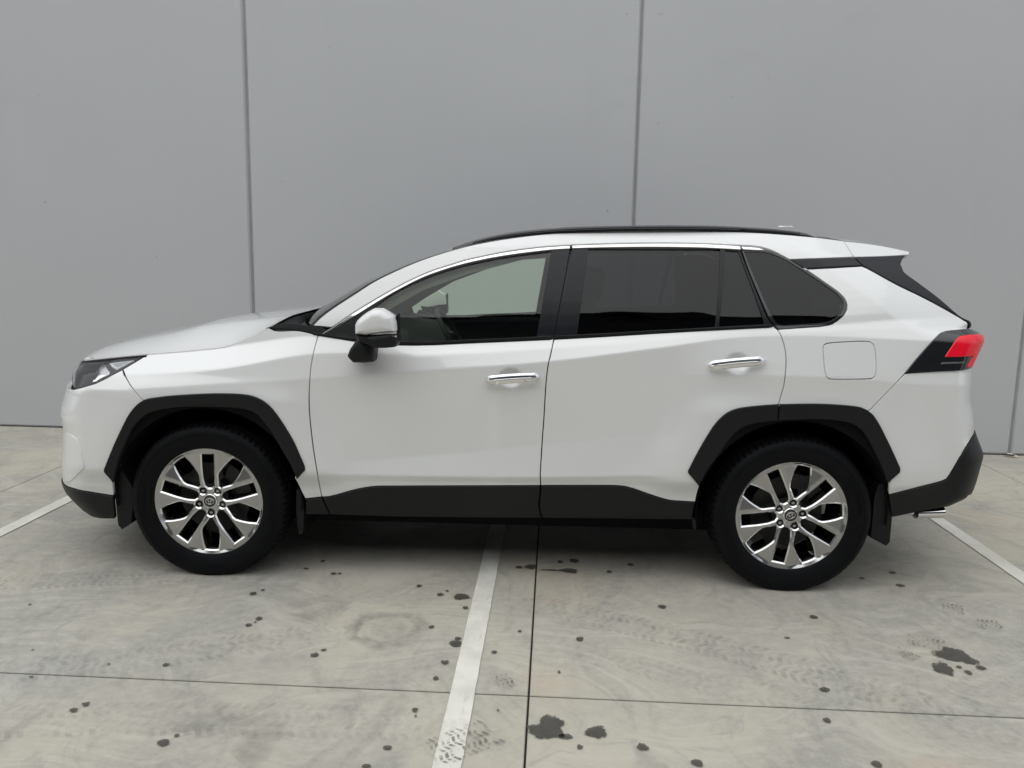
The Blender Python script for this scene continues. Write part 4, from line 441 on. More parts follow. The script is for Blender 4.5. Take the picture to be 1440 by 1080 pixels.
'taillight':[(3.1152,1.0188),(3.1288,1.035),(3.1424,1.0513),(3.156,1.0675),(3.1696,1.0832),(3.1825,1.0977),(3.1955,1.112),(3.2083,1.1258),(3.2207,1.1388),(3.2414,1.1596),(3.2627,1.1765),(3.284,1.19),(3.3114,1.1978),(3.3409,1.2009),(3.3734,1.203),(3.4056,1.2045),(3.4454,1.2049),(3.495,1.1919),(3.6061,1.1684),(3.6209,1.15),(3.5702,1.1379),(3.5421,1.1228),(3.5206,1.1068),(3.5011,1.0904),(3.4824,1.0732),(3.465,1.0558),(3.4487,1.0382)],
'tl_red':[(3.2912,1.0928),(3.3059,1.1139),(3.3203,1.1344),(3.3328,1.1521),(3.3469,1.1663),(3.365,1.1757),(3.3852,1.1793),(3.4117,1.1807),(3.4387,1.1809),(3.4745,1.1794),(3.5293,1.1752),(3.5609,1.1629),(3.5433,1.1484),(3.514,1.1337),(3.4948,1.1175),(3.4779,1.1006),(3.4626,1.0817),(3.4485,1.0622),(3.4348,1.0427),(3.3942,1.0451),(3.4268,1.0944),(3.2912,1.0883)],
'tl_clear':[(3.2788,1.0667),(3.385,1.0715),(3.3776,1.064),(3.2691,1.0575)],
'fog_vent':[(-0.6588,0.6518),(-0.6092,0.6485),(-0.5745,0.6376),(-0.5637,0.6153),(-0.5544,0.5912),(-0.5483,0.568),(-0.543,0.5428),(-0.5382,0.5173),(-0.5417,0.5034),(-0.5729,0.4787),(-0.6039,0.4525),(-0.6347,0.4294),(-0.6817,0.4071)],
'hood_edge':[(-0.7326,0.9473),(-0.6644,0.9623),(-0.613,0.9723),(-0.5894,0.9765),(-0.5633,0.9808),(-0.5358,0.9851),(-0.5077,0.9893),(-0.4794,0.9932),(-0.4515,0.9969),(-0.4243,1.0004),(-0.3983,1.0034),(-0.3736,1.0061),(-0.3499,1.0087),(-0.3273,1.0111),(-0.3061,1.0133),(-0.2867,1.0154),(-0.2618,1.018),(-0.2381,1.0204),(-0.2153,1.0226),(-0.1933,1.0247),(-0.1718,1.0268),(-0.1507,1.0289),(-0.1298,1.0311),(-0.1082,1.0335),(-0.0866,1.0358),(-0.0654,1.0382),(-0.045,1.0406),(-0.026,1.0428),(-0.0088,1.0449),(0.0197,1.0483),(0.0451,1.0518),(0.0684,1.0554),(0.0919,1.0604),(0.1116,1.0665),(0.1324,1.0739),(0.1523,1.0814),(0.1767,1.0911),(0.1996,1.1005),(0.2367,1.1161),(0.253,1.1265),(0.2697,1.1388),(0.2863,1.1511)],
'hood_crest':[(-0.8505,0.9459),(-0.7213,1.0016),(-0.571,1.04),(-0.3607,1.084),(-0.2958,1.1003),(-0.1472,1.1405),(0.0,1.162),(0.1654,1.18),(0.3414,1.1945)],
'a_front':[(0.4952,1.1669),(0.513,1.1863),(0.532,1.2054),(0.5486,1.2194),(0.5664,1.2331),(0.5858,1.2474),(0.6015,1.2586),(0.6184,1.2702),(0.6359,1.282),(0.6536,1.2939),(0.6709,1.3057),(0.6881,1.3176),(0.7052,1.3296),(0.7224,1.3416),(0.7396,1.3532),(0.757,1.3642),(0.7737,1.374),(0.7904,1.3832),(0.8071,1.3921),(0.8241,1.4008),(0.8413,1.4094),(0.859,1.4181),(0.877,1.4267),(0.8952,1.4351),(0.9133,1.4433),(0.9313,1.4511),(0.9526,1.46),(0.9737,1.4684),(0.9949,1.4765),(1.0161,1.4843),(1.037,1.4915),(1.058,1.4983),(1.079,1.505),(1.1,1.5117)],
'rail_top':[(1.0928,1.5237),(1.1173,1.5331),(1.1416,1.5424),(1.1663,1.5513),(1.1914,1.5597),(1.2167,1.5676),(1.2429,1.5749),(1.2647,1.5805),(1.2871,1.5857),(1.3098,1.5906),(1.3326,1.5951),(1.3555,1.5993),(1.3785,1.603),(1.4018,1.6065),(1.4255,1.6098),(1.4462,1.6125),(1.4672,1.615),(1.4884,1.6175),(1.5099,1.6198),(1.5315,1.622),(1.5539,1.6242),(1.576,1.6262),(1.5985,1.6281),(1.6221,1.63),(1.6473,1.6317),(1.665,1.6328),(1.6834,1.6339),(1.7026,1.6349),(1.7223,1.6358),(1.7425,1.6367),(1.763,1.6376),(1.7836,1.6385),(1.8044,1.6393),(1.825,1.6401),(1.8455,1.6409),(1.8652,1.6416),(1.8853,1.6423),(1.9056,1.643),(1.9261,1.6437),(1.9466,1.6443),(1.9671,1.6449),(1.9875,1.6455),(2.0076,1.6461),(2.0273,1.6466),(2.0465,1.647),(2.0652,1.6474),(2.0865,1.6478),(2.1073,1.6482),(2.1278,1.6485),(2.1478,1.6488),(2.1675,1.649),(2.1867,1.6491),(2.2056,1.6493),(2.224,1.6494),(2.2481,1.6495),(2.271,1.6497),(2.2933,1.6497),(2.3158,1.6496),(2.3389,1.6494),(2.3603,1.649),(2.3819,1.6485),(2.4038,1.6479),(2.4259,1.6472),(2.4481,1.6465),(2.4703,1.6457),(2.4904,1.645),(2.5107,1.6443),(2.5312,1.6435),(2.5516,1.6427),(2.572,1.6417),(2.592,1.6406),(2.6115,1.6393),(2.6326,1.6377),(2.654,1.6359),(2.6752,1.634),(2.6954,1.6319),(2.7139,1.6296),(2.7301,1.627),(2.754,1.6218),(2.7734,1.6161),(2.797,1.6068)],
'rail_bot':[(1.1173,1.5207),(1.1386,1.5263),(1.1603,1.532),(1.1819,1.5376),(1.2032,1.5432),(1.2239,1.5485),(1.2437,1.5534),(1.2672,1.5591),(1.2893,1.5645),(1.3111,1.5694),(1.3333,1.5739),(1.3562,1.578),(1.3792,1.5817),(1.4024,1.585),(1.4261,1.5882),(1.4467,1.5909),(1.4677,1.5935),(1.4889,1.596),(1.5103,1.5983),(1.5319,1.6005),(1.5542,1.6026),(1.5763,1.6046),(1.5988,1.6064),(1.6223,1.6082),(1.6475,1.6099),(1.6651,1.611),(1.6835,1.6121),(1.7027,1.6132),(1.7224,1.6143),(1.7425,1.6153),(1.7629,1.6163),(1.7836,1.6173),(1.8043,1.6183),(1.8249,1.6192),(1.8453,1.62),(1.865,1.6208),(1.885,1.6216),(1.9053,1.6223),(1.9257,1.6231),(1.9463,1.6237),(1.9667,1.6244),(1.987,1.625),(2.0071,1.6255),(2.0268,1.6261),(2.046,1.6265),(2.0646,1.6269),(2.0858,1.6273),(2.1067,1.6277),(2.1271,1.6279),(2.1471,1.6282),(2.1667,1.6283),(2.1859,1.6284),(2.2047,1.6285),(2.2231,1.6286),(2.2472,1.6287),(2.27,1.6287),(2.2923,1.6286),(2.3148,1.6285),(2.3379,1.6283),(2.3592,1.628),(2.3808,1.6277),(2.4026,1.6274),(2.4246,1.627),(2.4468,1.6265),(2.469,1.6259),(2.4889,1.6253),(2.5092,1.6247),(2.5297,1.6239),(2.5501,1.6231),(2.5704,1.6223),(2.5904,1.6213),(2.6099,1.6202),(2.6306,1.6189),(2.6513,1.6175),(2.6718,1.616),(2.6916,1.6144),(2.7105,1.6127),(2.728,1.6109),(2.7514,1.6079),(2.7727,1.6048),(2.794,1.6016)],
'ant':[(2.7879,1.6668),(2.795,1.6733),(2.8592,1.6755),(2.8731,1.6664)],
'mir_cap':[(0.7322,1.1533),(0.73,1.1716),(0.7315,1.193),(0.7406,1.2114),(0.7607,1.2301),(0.7853,1.2488),(0.8129,1.2638),(0.8495,1.2645),(0.8768,1.2505),(0.9041,1.2329),(0.9116,1.2087),(0.9145,1.1737),(0.9115,1.1676),(0.8518,1.1618),(0.8058,1.1539),(0.7781,1.1472)],
'mir_low':[(0.7352,1.1503),(0.7781,1.1457),(0.8057,1.1502),(0.913,1.1646),(0.919,1.154),(0.9189,1.1203),(0.9127,1.1064),(0.9004,1.1),(0.8666,1.0962),(0.8206,1.0953),(0.79,1.1085),(0.7472,1.126)],
'mir_back':[(0.9041,1.2207),(0.9097,1.2421),(0.9164,1.2422),(0.917,1.1172),(0.9066,1.1017),(0.9037,1.1537)],
'mir_stalk':[(0.7323,1.1312),(0.8072,1.1139),(0.8085,1.0857),(0.8002,1.0289),(0.7593,1.024),(0.7134,1.024),(0.6966,1.0394),(0.6873,1.0534),(0.6987,1.0835)],
'mir_chrome':[(0.7934,1.1528),(0.8421,1.1634),(0.915,1.1688),(0.9149,1.1607),(0.8421,1.1547)],
'mir_chrome2':[(0.8207,1.1479),(0.9149,1.1537),(0.9149,1.1458),(0.842,1.145)],
'mirror_sail':[(0.5478,1.131),(0.6202,1.1701),(0.6899,1.1902),(0.7108,1.1081),(0.6752,1.1121)],
'h_front':[(1.2786,0.9468),(1.5304,0.9685)],
'h_rear':[(2.2581,1.0335),(2.5126,1.0627)],
'h_core':0,
'mf1':[(-0.4381,0.421),(-0.4323,0.3508),(-0.4266,0.2208),(-0.4093,0.1997),(-0.3656,0.2286),(-0.3399,0.3873),(-0.3942,0.488)],
'mf2':[(0.415,0.4065),(0.4253,0.4203),(0.4444,0.3903),(0.4491,0.3051),(0.4401,0.2017),(0.4232,0.1944),(0.4125,0.3041)],
'mf3':[(3.1036,0.5013),(3.1312,0.4421),(3.1386,0.3417),(3.1387,0.2335),(3.1241,0.2162),(3.0518,0.2516),(3.0516,0.44),(3.0649,0.5069)],
'mf4':[(2.2361,0.3247),(2.2456,0.3283),(2.2567,0.3015),(2.2557,0.2607),(2.2418,0.2774)],
'exh':[(3.3861,0.2861),(3.5141,0.3002)],
'drops':[(-1.291,3.3,0.0154,0.0161),(-1.261,3.341,0.0078,0.009),(-1.176,3.059,0.0144,0.0153),(-1.196,2.999,0.0127,0.0135),(-1.179,3.026,0.0057,0.0062),(-0.86,2.78,0.0171,0.0159),(-0.838,2.821,0.0107,0.0087),(-1.373,2.662,0.0127,0.0109),(-1.798,2.541,0.0073,0.006),(-1.512,2.389,0.0127,0.0134),(-1.53,2.351,0.0125,0.0127),(-1.156,2.202,0.0182,0.0174),(-1.134,2.242,0.0076,0.0083),(-0.471,2.231,0.0129,0.0113),(-0.423,2.442,0.0105,0.0133),(-0.384,2.65,0.0101,0.0121),(-0.368,2.766,0.0144,0.0156),(-0.461,3.048,0.0115,0.0125),(-0.346,2.915,0.022,0.0258),(-0.342,2.957,0.0125,0.013),(-0.343,3.24,0.0121,0.0126),(-0.374,3.351,0.0297,0.0333),(-0.468,3.365,0.0157,0.0165),(-0.443,3.406,0.0079,0.0092),(-0.578,3.449,0.0128,0.0126),(-1.095,3.703,0.012,0.0136),(-1.147,3.602,0.0117,0.0103),(-1.001,3.554,0.0132,0.0117),(-0.973,3.557,0.0093,0.0101),(-0.191,2.86,0.0108,0.0111),(-0.515,2.137,0.0124,0.0098),(-2.178,3.105,0.0058,0.008),(-1.916,2.728,0.0052,0.0063),(-1.579,2.649,0.0051,0.0054),(0.134,3.827,0.0248,0.0265),(0.065,3.806,0.0141,0.0188),(-0.134,3.717,0.0155,0.018),(-0.079,3.727,0.0311,0.0271),(0.107,3.696,0.0411,0.0284),(0.021,3.696,0.0411,0.0089),(0.3,3.701,0.0137,0.0133),(0.411,3.802,0.0158,0.0168),(0.504,3.328,0.017,0.0167),(0.138,2.996,0.0155,0.0168),(-0.102,3.042,0.0071,0.0087),(1.136,3.284,0.0168,0.0154),(0.967,3.078,0.0115,0.0075),(1.655,3.666,0.017,0.0155),(1.683,3.824,0.0177,0.014),(1.506,3.737,0.0121,0.0107),(1.579,2.988,0.0558,0.066),(1.484,2.879,0.0323,0.0512),(1.565,2.857,0.012,0.0161),(1.63,2.897,0.0162,0.0154),(1.55,2.895,0.0095,0.0099),(0.989,2.688,0.0177,0.0145),(0.932,2.493,0.0118,0.0147),(0.016,2.375,0.0568,0.054),(0.171,2.364,0.0294,0.0346),(0.115,2.281,0.0109,0.012),(0.309,2.296,0.0176,0.0175),(0.464,2.23,0.0171,0.0173),(1.005,2.266,0.0151,0.0158),(0.072,2.333,0.0223,0.0133),(-0.416,2.409,0.0046,0.0061),(-0.15,2.464,0.0047,0.0051),(0.054,2.732,0.0052,0.0101)],
}

def panel(name,poly,mat,parent,off=0.,gap=.0052,depth=.020,r=.0012,grid=.016,holes=(),in_u=False,mirror=False,flat=False):
    P=np.array(poly,float)
    if not in_u:
        P=np.stack([xz_to_u(P[:,0],P[:,1]),P[:,1]],1)
    if area(P)<0: P=P[::-1]
    P=densify(P,.012)
    k=np.linalg.norm(P-np.roll(P,1,0),axis=1)>.0012; P=P[k]
    H=[]
    for h in holes:
        h=np.array(h,float); h=np.stack([xz_to_u(h[:,0],h[:,1]),h[:,1]],1)
        if area(h)<0: h=h[::-1]
        h=densify(h,.012); h=h[np.linalg.norm(h-np.roll(h,1,0),axis=1)>.0012]; H.append(h)
    L0=[inset(P,gap/2+r)]+[inset(h,-(gap/2+r)) for h in H]
    L1=[inset(P,gap/2)]+[inset(h,-gap/2) for h in H]
    V,F,mp=cdt(L0,grid)
    p0,n0=PN(V[:,0],V[:,1],off)
    verts=[p0]; norms=[n0]; faces=[tuple(f) for f in F]; base=len(p0); li=0
    for a,b,sgn in zip(L0,L1,[1]+[-1]*len(H)):
        m=len(a); idx=[mp[li+i] for i in range(m)]; li+=m
        q1,nn=PN(b[:,0],b[:,1],off-r); q2,_=PN(b[:,0],b[:,1],off-depth)
        lat=q1-PN(a[:,0],a[:,1],off-r)[0]; lat/=np.linalg.norm(lat,axis=1)[:,None]+1e-9
        n1=lat*.8+nn*.6; n1/=np.linalg.norm(n1,axis=1)[:,None]
        verts+=[q1,q2]; norms+=[n1,lat]
        for i in range(m):
            j=(i+1)%m
            if sgn>0:
                if idx[i]!=idx[j]: faces.append((idx[i],base+i,base+j,idx[j]))
                faces.append((base+i,base+m+i,base+m+j,base+j))
            else:
                if idx[i]!=idx[j]: faces.append((idx[j],base+j,base+i,idx[i]))
                faces.append((base+j,base+m+j,base+m+i,base+i))
        base+=2*m
    V3=np.concatenate(verts); N3=np.concatenate(norms)
    if mirror:
        n=len(V3); V3=np.concatenate([V3,V3*[1,-1,1]]); N3=np.concatenate([N3,N3*[1,-1,1]])
        faces=faces+[tuple(i+n for i in f[::-1]) for f in faces]
    return mesh_obj(name,V3,faces,mat,parent,True,N3)
def pillow(mb,poly,y0,prof,m=0,cx=None):
    P=densify(np.array(poly),.012)
    if area(P)<0: P=P[::-1]
    c=P.mean(0) if cx is None else np.array(cx); R=[]
    for dy,s in prof: R.append([(c[0]+(p[0]-c[0])*s,y0+dy,c[1]+(p[1]-c[1])*s) for p in P])
    mb.rings(R,m,True,(True,True))
# ================================================================ SETTING
gmb=MB(); 
gmb.add([(-80,-60,-.009),(80,-60,-.009),(80,60,-.009),(-80,60,-.009)],[(0,1,2,3)])
ground=tag(gmb.build('ground',simple('dark_joint_filler',(.020,.018,.016),.9)),'pale stained concrete hardstand in front of the grey wall',kind='structure')
SX=[-.0508+3.333*k for k in range(-6,7)]; SY=[2.5677-3.87*k for k in range(0,5)][::-1]+[6.46]
for i in range(len(SX)-1):
    for j in range(len(SY)-1):
        g=.0048; x0,x1,y0,y1=SX[i]+.0035,SX[i+1]-.0035,SY[j]+g,SY[j+1]-g
        b=MB(); c=.003
        R=[[(x0,y0,-.06),(x1,y0,-.06),(x1,y1,-.06),(x0,y1,-.06)],[(x0,y0,-c),(x1,y0,-c),(x1,y1,-c),(x0,y1,-c)],[(x0+c,y0+c,0),(x1-c,y0+c,0),(x1-c,y1-c,0),(x0+c,y1-c,0)]]
        b.rings(R,0,True,(False,True)); b.build('concrete_slab',CONC,ground,smooth=False)
for xc in (-2.8900,-.2790,2.3000):
    b=MB(); h=.0425
    z=.004
    ys=np.arange(-3.0,5.9,.05)
    l=[];r_=[]
    for y in ys:
        l.append((xc-h+random.uniform(-.0012,.0012),y,z)); r_.append((xc+h+random.uniform(-.0012,.0012),y,z))
    b.rings([l,r_],0,False); o=b.build('painted_line',LINE,ground,smooth=False)
# oil drops: opaque middle, ragged soaked-in rim
for (x,y,rx,ry) in DATA['drops']:
    n=28 if rx<.03 else 72; rag=.10 if rx<.025 else (.18 if rx<.045 else .28); V=[(x,y,.0045)]; fa=[1.]; F=[]
    ph=[random.uniform(0,6.28) for _ in range(6)]; tone=random.uniform(.70,1.0); rs=((.62,1),(.92,.80),(1.22,0))
    for s,f in rs:
        for k in range(n):
            a=2*math.pi*k/n
            q=(1+rag*(math.sin(2*a+ph[0])*.6+math.sin(3*a+ph[1])*.6+math.sin(5*a+ph[2])*.4))*s
            V.append((x+rx*q*math.cos(a),y+ry*q*math.sin(a),.0045)); fa.append(f*tone if s>.7 else tone)
    for k in range(n):
        j=(k+1)%n; F.append((0,1+k,1+j))
        for i in (0,1): o_=1+i*n; F.append((o_+k,o_+n+k,o_+n+j,o_+j))
    o=mesh_obj('oil_stain',V,F,OIL,ground,False)
    at=o.data.attributes.new('fade','FLOAT','POINT'); at.data.foreach_set('value',np.array(fa,dtype=np.float32))
def tread_track(a,b,width,mat,pitch=.036,ribs=4,curve=0,z=.0052,fade=1.,name='tyre_mark',ends=.3):
    a=np.array(a);b=np.array(b); L=np.linalg.norm(b-a); t=(b-a)/L; n=np.array([-t[1],t[0]]); V=[];F=[];fa=[]
    m=int(L/pitch)
    for i in range(m):
        s=i*pitch
        for k in range(ribs):
            v=(k-(ribs-1)/2)/ribs*width; w=width/ribs*.40; sk=(.5 if k%2 else -.5)*pitch
            bend=lambda ss: curve*math.sin(math.pi*ss/L)
            q=[(s+sk*-.5,v-w),(s+pitch*.55-sk*.5,v-w),(s+pitch*.55+sk*.5,v+w),(s+sk*.5,v+w)]
            bb=len(V)
            for (ss,vv) in q:
                p=a+t*ss+n*(vv+bend(ss)); V.append((p[0],p[1],z))
                e=min(1,max(0,ss)/(ends*L+1e-6),max(0,L-ss)/(ends*L+1e-6)); fa.append(fade*max(0,e)*random.uniform(.5,1))
            F.append((bb,bb+1,bb+2,bb+3))
    o=mesh_obj(name,V,F,mat,ground,False)
    at=o.data.attributes.new('fade','FLOAT','POINT'); at.data.foreach_set('value',np.array(fa,dtype=np.float32))
    tag(o,kind='stuff'); return o
tread_track((-.35,3.42),(1.75,2.28),.20,TREADM,curve=.10,fade=.55)
tread_track((-2.4,2.42),(-.5,3.12),.19,TREADM,fade=.45,curve=-.05)
tread_track((-2.2,2.20),(.1,2.36),.20,TREADM,fade=.35,curve=.06)
tread_track((-2.9,3.2),(-1.3,3.55),.19,TREADM,fade=.4)
tread_track((1.05,2.30),(2.3,3.35),.2,TREADM,fade=.3)
tread_track((.0,3.05),(1.5,2.65),.16,TREADM,fade=.3,curve=-.2)
tread_track((-.34,2.20),(-.14,2.36),.15,TREADW,pitch=.020,ribs=5,fade=1,z=.0058,ends=.12)
for a,b_ in (((1.74,3.44),(1.84,3.40)),((1.80,3.28),(1.92,3.26)),((1.45,3.11),(1.60,3.05)),((1.36,2.96),(1.43,3.01)),((-.17,2.63),(-.10,2.67))):
    tread_track(a,b_,.10,TREADW,pitch=.018,ribs=4,fade=1,z=.0056,ends=.05)
def ring_stain(x,y,r,th,mat,fade,sq=1.0,a0=0,a1=6.283):
    V=[];F=[];fa=[]; n=72; R=[(r-th,0),(r-th*.4,1),(r+th*.3,.8),(r+th,0)]
    for k in range(n+1):
        a=a0+(a1-a0)*k/n; w=1+.05*math.sin(3*a+x)+.03*math.sin(7*a)
        for rr,f in R: V.append((x+rr*w*math.cos(a),y+rr*w*sq*math.sin(a),.0050)); fa.append(f*fade*(.6+.4*math.sin(a*1.5+1)**2))
    for k in range(n):
        for j in range(3): b=k*4+j; F.append((b,b+4,b+5,b+1))
    o=mesh_obj('trowel_ring',V,F,mat,ground,True)
    at=o.data.attributes.new('fade','FLOAT','POINT'); at.data.foreach_set('value',np.array(fa,dtype=np.float32))
RINGM=mark_mat('trowel_burn',(.14,.14,.138),.8,16,.25,.65)
ring_stain(-.634,3.017,.135,.045,RINGM,.42); ring_stain(-.634,3.017,.05,.05,RINGM,.22); ring_stain(-.98,3.185,.085,.075,RINGM,.28)
ring_stain(-.985,2.21,.12,.085,RINGM,.32,1.3,-.6,2.9)
# wall of pre-cast panels
wall=tag(empty('warehouse_wall',(.61,6.44,0)),'tall grey painted warehouse wall of concrete panels behind the white SUV','wall')
WX=[-2.4375+3.048*k for k in range(-5,7)]; WH=6.6
for i in range(len(WX)-1):
    b=MB(); g=.010; c=.015; x0,x1=WX[i]+g-.61,WX[i+1]-g-.61; z0=.005
    def rr(y,i_): return [(x0+i_,y,z0+i_),(x0+i_,y,WH-i_),(x1-i_,y,WH-i_),(x1-i_,y,z0+i_)]
    b.rings([rr(.17,0),rr(c,0),rr(0,c)],0,True,(True,True)); b.build('wall_panel',WALL,wall,smooth=False)
for x in WX[1:-1]:
    b=MB(); zz=np.arange(0.012,WH,.06); L=[];R_=[];Mi=[]
    for z in zz:
        w=.0125+random.uniform(-.0008,.0008); d=.013+random.uniform(-.002,.002)
        L.append((x-w-.61,.012,z)); Mi.append((x-.61+random.uniform(-.0015,.0015),.012+d*.6,z)); R_.append((x+w-.61,.012,z))
    b.rings([L,Mi,R_],0,False); b.build('joint_sealant',SEAL,wall)
b=MB(); b.box((0,.045,.006),(33,.05,.03)); b.build('base_packer',simple('dark_gap',(.05,.05,.05),.9),wall,smooth=False)
# torn scrap at the foot of the right joint
b=MB()
sc_=[(0,0,.004),(.045,-.012,.006),(.085,.004,.016),(.05,.020,.022),(.012,.012,.014),(.10,-.03,.005),(.06,-.035,.010)]
b.add(sc_,[(0,1,4),(1,2,3),(1,3,4),(1,6,5),(1,5,2)])
for k in range(3): b.add([(p[0]*.5+.02*k,p[1]*.6-.008*k,p[2]*.7+.004) for p in sc_[:5]],[(0,1,4),(1,2,3),(1,3,4)],1)
o=b.build('torn_scrap',[simple('pale_foam',(.7,.69,.65),.8),simple('black_foam',(.03,.03,.03),.8)],None,False); o.location=(3.58,6.385,.006)
tag(o,'small torn black and white scrap at the foot of the wall joint','scrap')
# warehouse across the yard: what the side windows mirror
wh=tag(empty('opposite_warehouse',(0,-9.0,0)),'dark warehouse across the yard mirrored in the car windows','building')
FAC=simple('dark_blue_cladding',(.055,.060,.070),.7,0,0,2,.2); DOORM_=simple('grey_roller_door',(.16,.165,.17),.6); 
b=MB(); b.box((0,-4,4.6),(70,8,9.2)); b.build('facade',FAC,wh,smooth=False)
b=MB(); b.box((0,.15,9.05),(70.6,.4,.5)); b.build('parapet',simple('dark_parapet',(.03,.032,.036),.7),wh,smooth=False)
for x in (-22,-13,-4,5,14,23):
    b=MB()
    for k in range(22): b.box((x,.08+.012*(k%2),.16+.22*k),(4.8,.10,.215))
    b.build('roller_door',DOORM_,wh,smooth=False)
b=MB(); b.box((0,.06,6.3),(66,.1,1.2)); b.build('window_band',GLOSSBLK,wh,smooth=False)
# ================================================================ SUV
CAR_O=(-1.59977,4.385876,0.0); CAR_YAW=.0259855
car=tag(empty('white_suv',CAR_O,CAR_YAW),'white five-door SUV with black arch cladding and silver ten-spoke wheels parked along the wall','car')
near=[]          # parts of the near side that are mirrored to the far side
def NP(o): near.append(o); return o
D=DATA
NP(panel('fender',D['fender'],PAINT,car,grid=.0085))
fd=NP(panel('front_door',D['front_door'],PAINT,car,grid=.0085)); rd=NP(panel('rear_door',D['rear_door'],PAINT,car,grid=.0085))
NP(panel('quarter_panel',D['quarter_panel'],PAINT,car,grid=.0085,holes=[D['fuel_flap']]))
FLAP=panel('fuel_flap',D['fuel_flap'],PAINT,car,gap=.003)
NP(panel('roof_side',D['roof_side'],PAINT,car,gap=.003,depth=.03))
# bumpers
def uu(pts): 
    P=np.array(pts); return list(zip(xz_to_u(P[:,0],P[:,1]).tolist(),P[:,1].tolist()))
def ucf(z): return float(np.interp(z,NOSE_Z,NOSE_X))+LN-LN*1.3*math.pi/2+.002
def ucr(z): return float(np.interp(z,TAIL_Z,TAIL_X))-LT+LT*1.5*math.pi/2-.002
fl=uu(D['fb_low']); low_c=[(u*(1-k)+ucf(.37)*k,z*(1-k)+.372*k) for (u,z) in [fl[-1]] for k in (.33,.66,1)]
hl=uu(D['hlow'])
fb=uu(D['bseam'])[::1]+uu(D['fb_arch'])[1:]+fl[1:]+low_c+[(ucf(z),z) for z in (.45,.55,.65,.75,.83,.85)]+[(hl[-1][0]-.18,.852)]+hl[::-1]
panel('front_bumper',fb,PAINT,car,in_u=True,mirror=True,grid=.02)
fbb=uu(D['fb_bot'])
lip=fl+low_c+[(ucf(.25),.25)]+[(fbb[-1][0]-.2,.25)]+fbb[::-1]
panel('front_lip',lip,PLASTIC,car,off=.006,in_u=True,mirror=True,grid=.03)
# grille band and badge bar between the headlamps
g0=(hl[-1][0]-.30,0)
gr=panel('grille',[(g0[0]-.01,.86),(ucf(.86),.86),(ucf(.95),.95),(g0[0]+.03,.955)],GLOSSBLK,car,off=-.004,in_u=True,mirror=True,grid=.02)
for k in range(4):
    z=.873+.022*k
    panel('grille_bar',[(g0[0]-.03,z),(ucf(z)+.004,z),(ucf(z)+.004,z+.008),(g0[0]-.03,z+.008)],PLASTIC,gr,off=.004,in_u=True,mirror=True,grid=0,gap=.0005,depth=.006)
NP(panel('lamp_surround',[(hl[-1][0]+.05,.865),(g0[0]-.005,.862),(g0[0]+.02,.953),(hl[-1][0]+.07,.955)],GLOSSBLK,car,off=-.022,in_u=True,grid=.02))
lg=panel('lower_grille',[(ucf(.44),.44),(ucf(.44)+.30,.45),(ucf(.60)+.34,.56),(ucf(.66)+.22,.66),(ucf(.66),.66)],PLASTIC,car,off=.003,in_u=True,mirror=True,grid=.02)
for k in range(5):
    z=.475+.036*k; panel('grille_bar',[(ucf(z)+.004,z),(ucf(z)+.26,z+.002),(ucf(z)+.26,z+.010),(ucf(z)+.004,z+.008)],GLOSSBLK,lg,off=.009,in_u=True,mirror=True,grid=0,gap=.0005,depth=.006)
panel('hood_lip',[(ucf(.955),.955),(ucf(.975),.975)]+uu([(-.60,.982),(-.66,.972),(-.70,.958)]),PAINT,car,in_u=True,mirror=True,grid=.02)
NP(panel('fog_lamp_bezel',D['fog_vent'],PAINT,car,off=.004,gap=.001))
rl=uu(D['rb_left']); rb=uu(D['rb_bot']); rt=uu(D['rb_top'])
rbz=D['rb_bot'][-1][1]; rtz=D['rb_top'][-1][1]
rear=rl+rt[1:]+[(ucr(rtz+.01),rtz+.01),(ucr(.9),.9),(ucr(.8),.8),(ucr(rbz+.0),rbz)]+rb[::-1]
panel('rear_bumper',rear,PAINT,car,in_u=True,mirror=True,grid=.02)
rc=uu(D['rc_low'])
panel('rear_bumper_cladding',rb+[(ucr(rbz),rbz),(ucr(.62),.62),(ucr(.46),.46),(ucr(.41),.41)]+rc[::-1],PLASTIC,car,off=.006,in_u=True,mirror=True,grid=.02)
# cladding
NP(panel('arch_cladding',D['arch_front'],PLASTIC,car,off=.012,gap=.001,depth=.05,r=.006,grid=.014))
ad=panel('arch_cladding',D['arch_door'],PLASTIC,rd,off=.012,gap=.002,depth=.05,r=.006,grid=.014)
NP(panel('arch_cladding',D['arch_quarter'],PLASTIC,car,off=.012,gap=.002,depth=.05,r=.006,grid=.014))
NP(panel('sill_cladding',D['sill_fender'],PLASTIC,car,off=.006,r=.005))
panel('sill_cladding',D['sill_front_door'],PLASTIC,fd,off=.006,r=.006); panel('sill_cladding',D['sill_rear_door'],PLASTIC,rd,off=.006,r=.006)
# glass and window surrounds
panel('window_frame',D['window_frame_front'],SATIN,fd,off=.001,gap=.003,depth=.03,holes=[D['glass_front']])
panel('side_window',D['glass_front'],GLASSF,fd,off=-.006,gap=-.012,depth=.003,r=.0005,grid=.02)
panel('window_trim',D['chrome_front'],CHROME,fd,off=.005,gap=.001,grid=.008,depth=.012)
panel('window_frame',D['window_frame_rear'],SATIN,rd,off=.001,gap=.003,depth=.03,holes=[D['glass_rear_door'],D['glass_rear_vent']])
panel('side_window',D['glass_rear_door'],GLASSR,rd,off=-.006,gap=-.012,depth=.003,r=.0005,grid=.02)
panel('vent_window',D['glass_rear_vent'],GLASSR,rd,off=-.006,gap=-.012,depth=.003,r=.0005,grid=.02)
panel('window_trim',D['chrome_rear'],CHROME,rd,off=.005,gap=.001,grid=.008,depth=.012)
qf=NP(panel('quarter_window',D['quarter_window_frame'],GLOSSBLK,car,off=.001,gap=.003,depth=.03,holes=[D['glass_quarter']]))
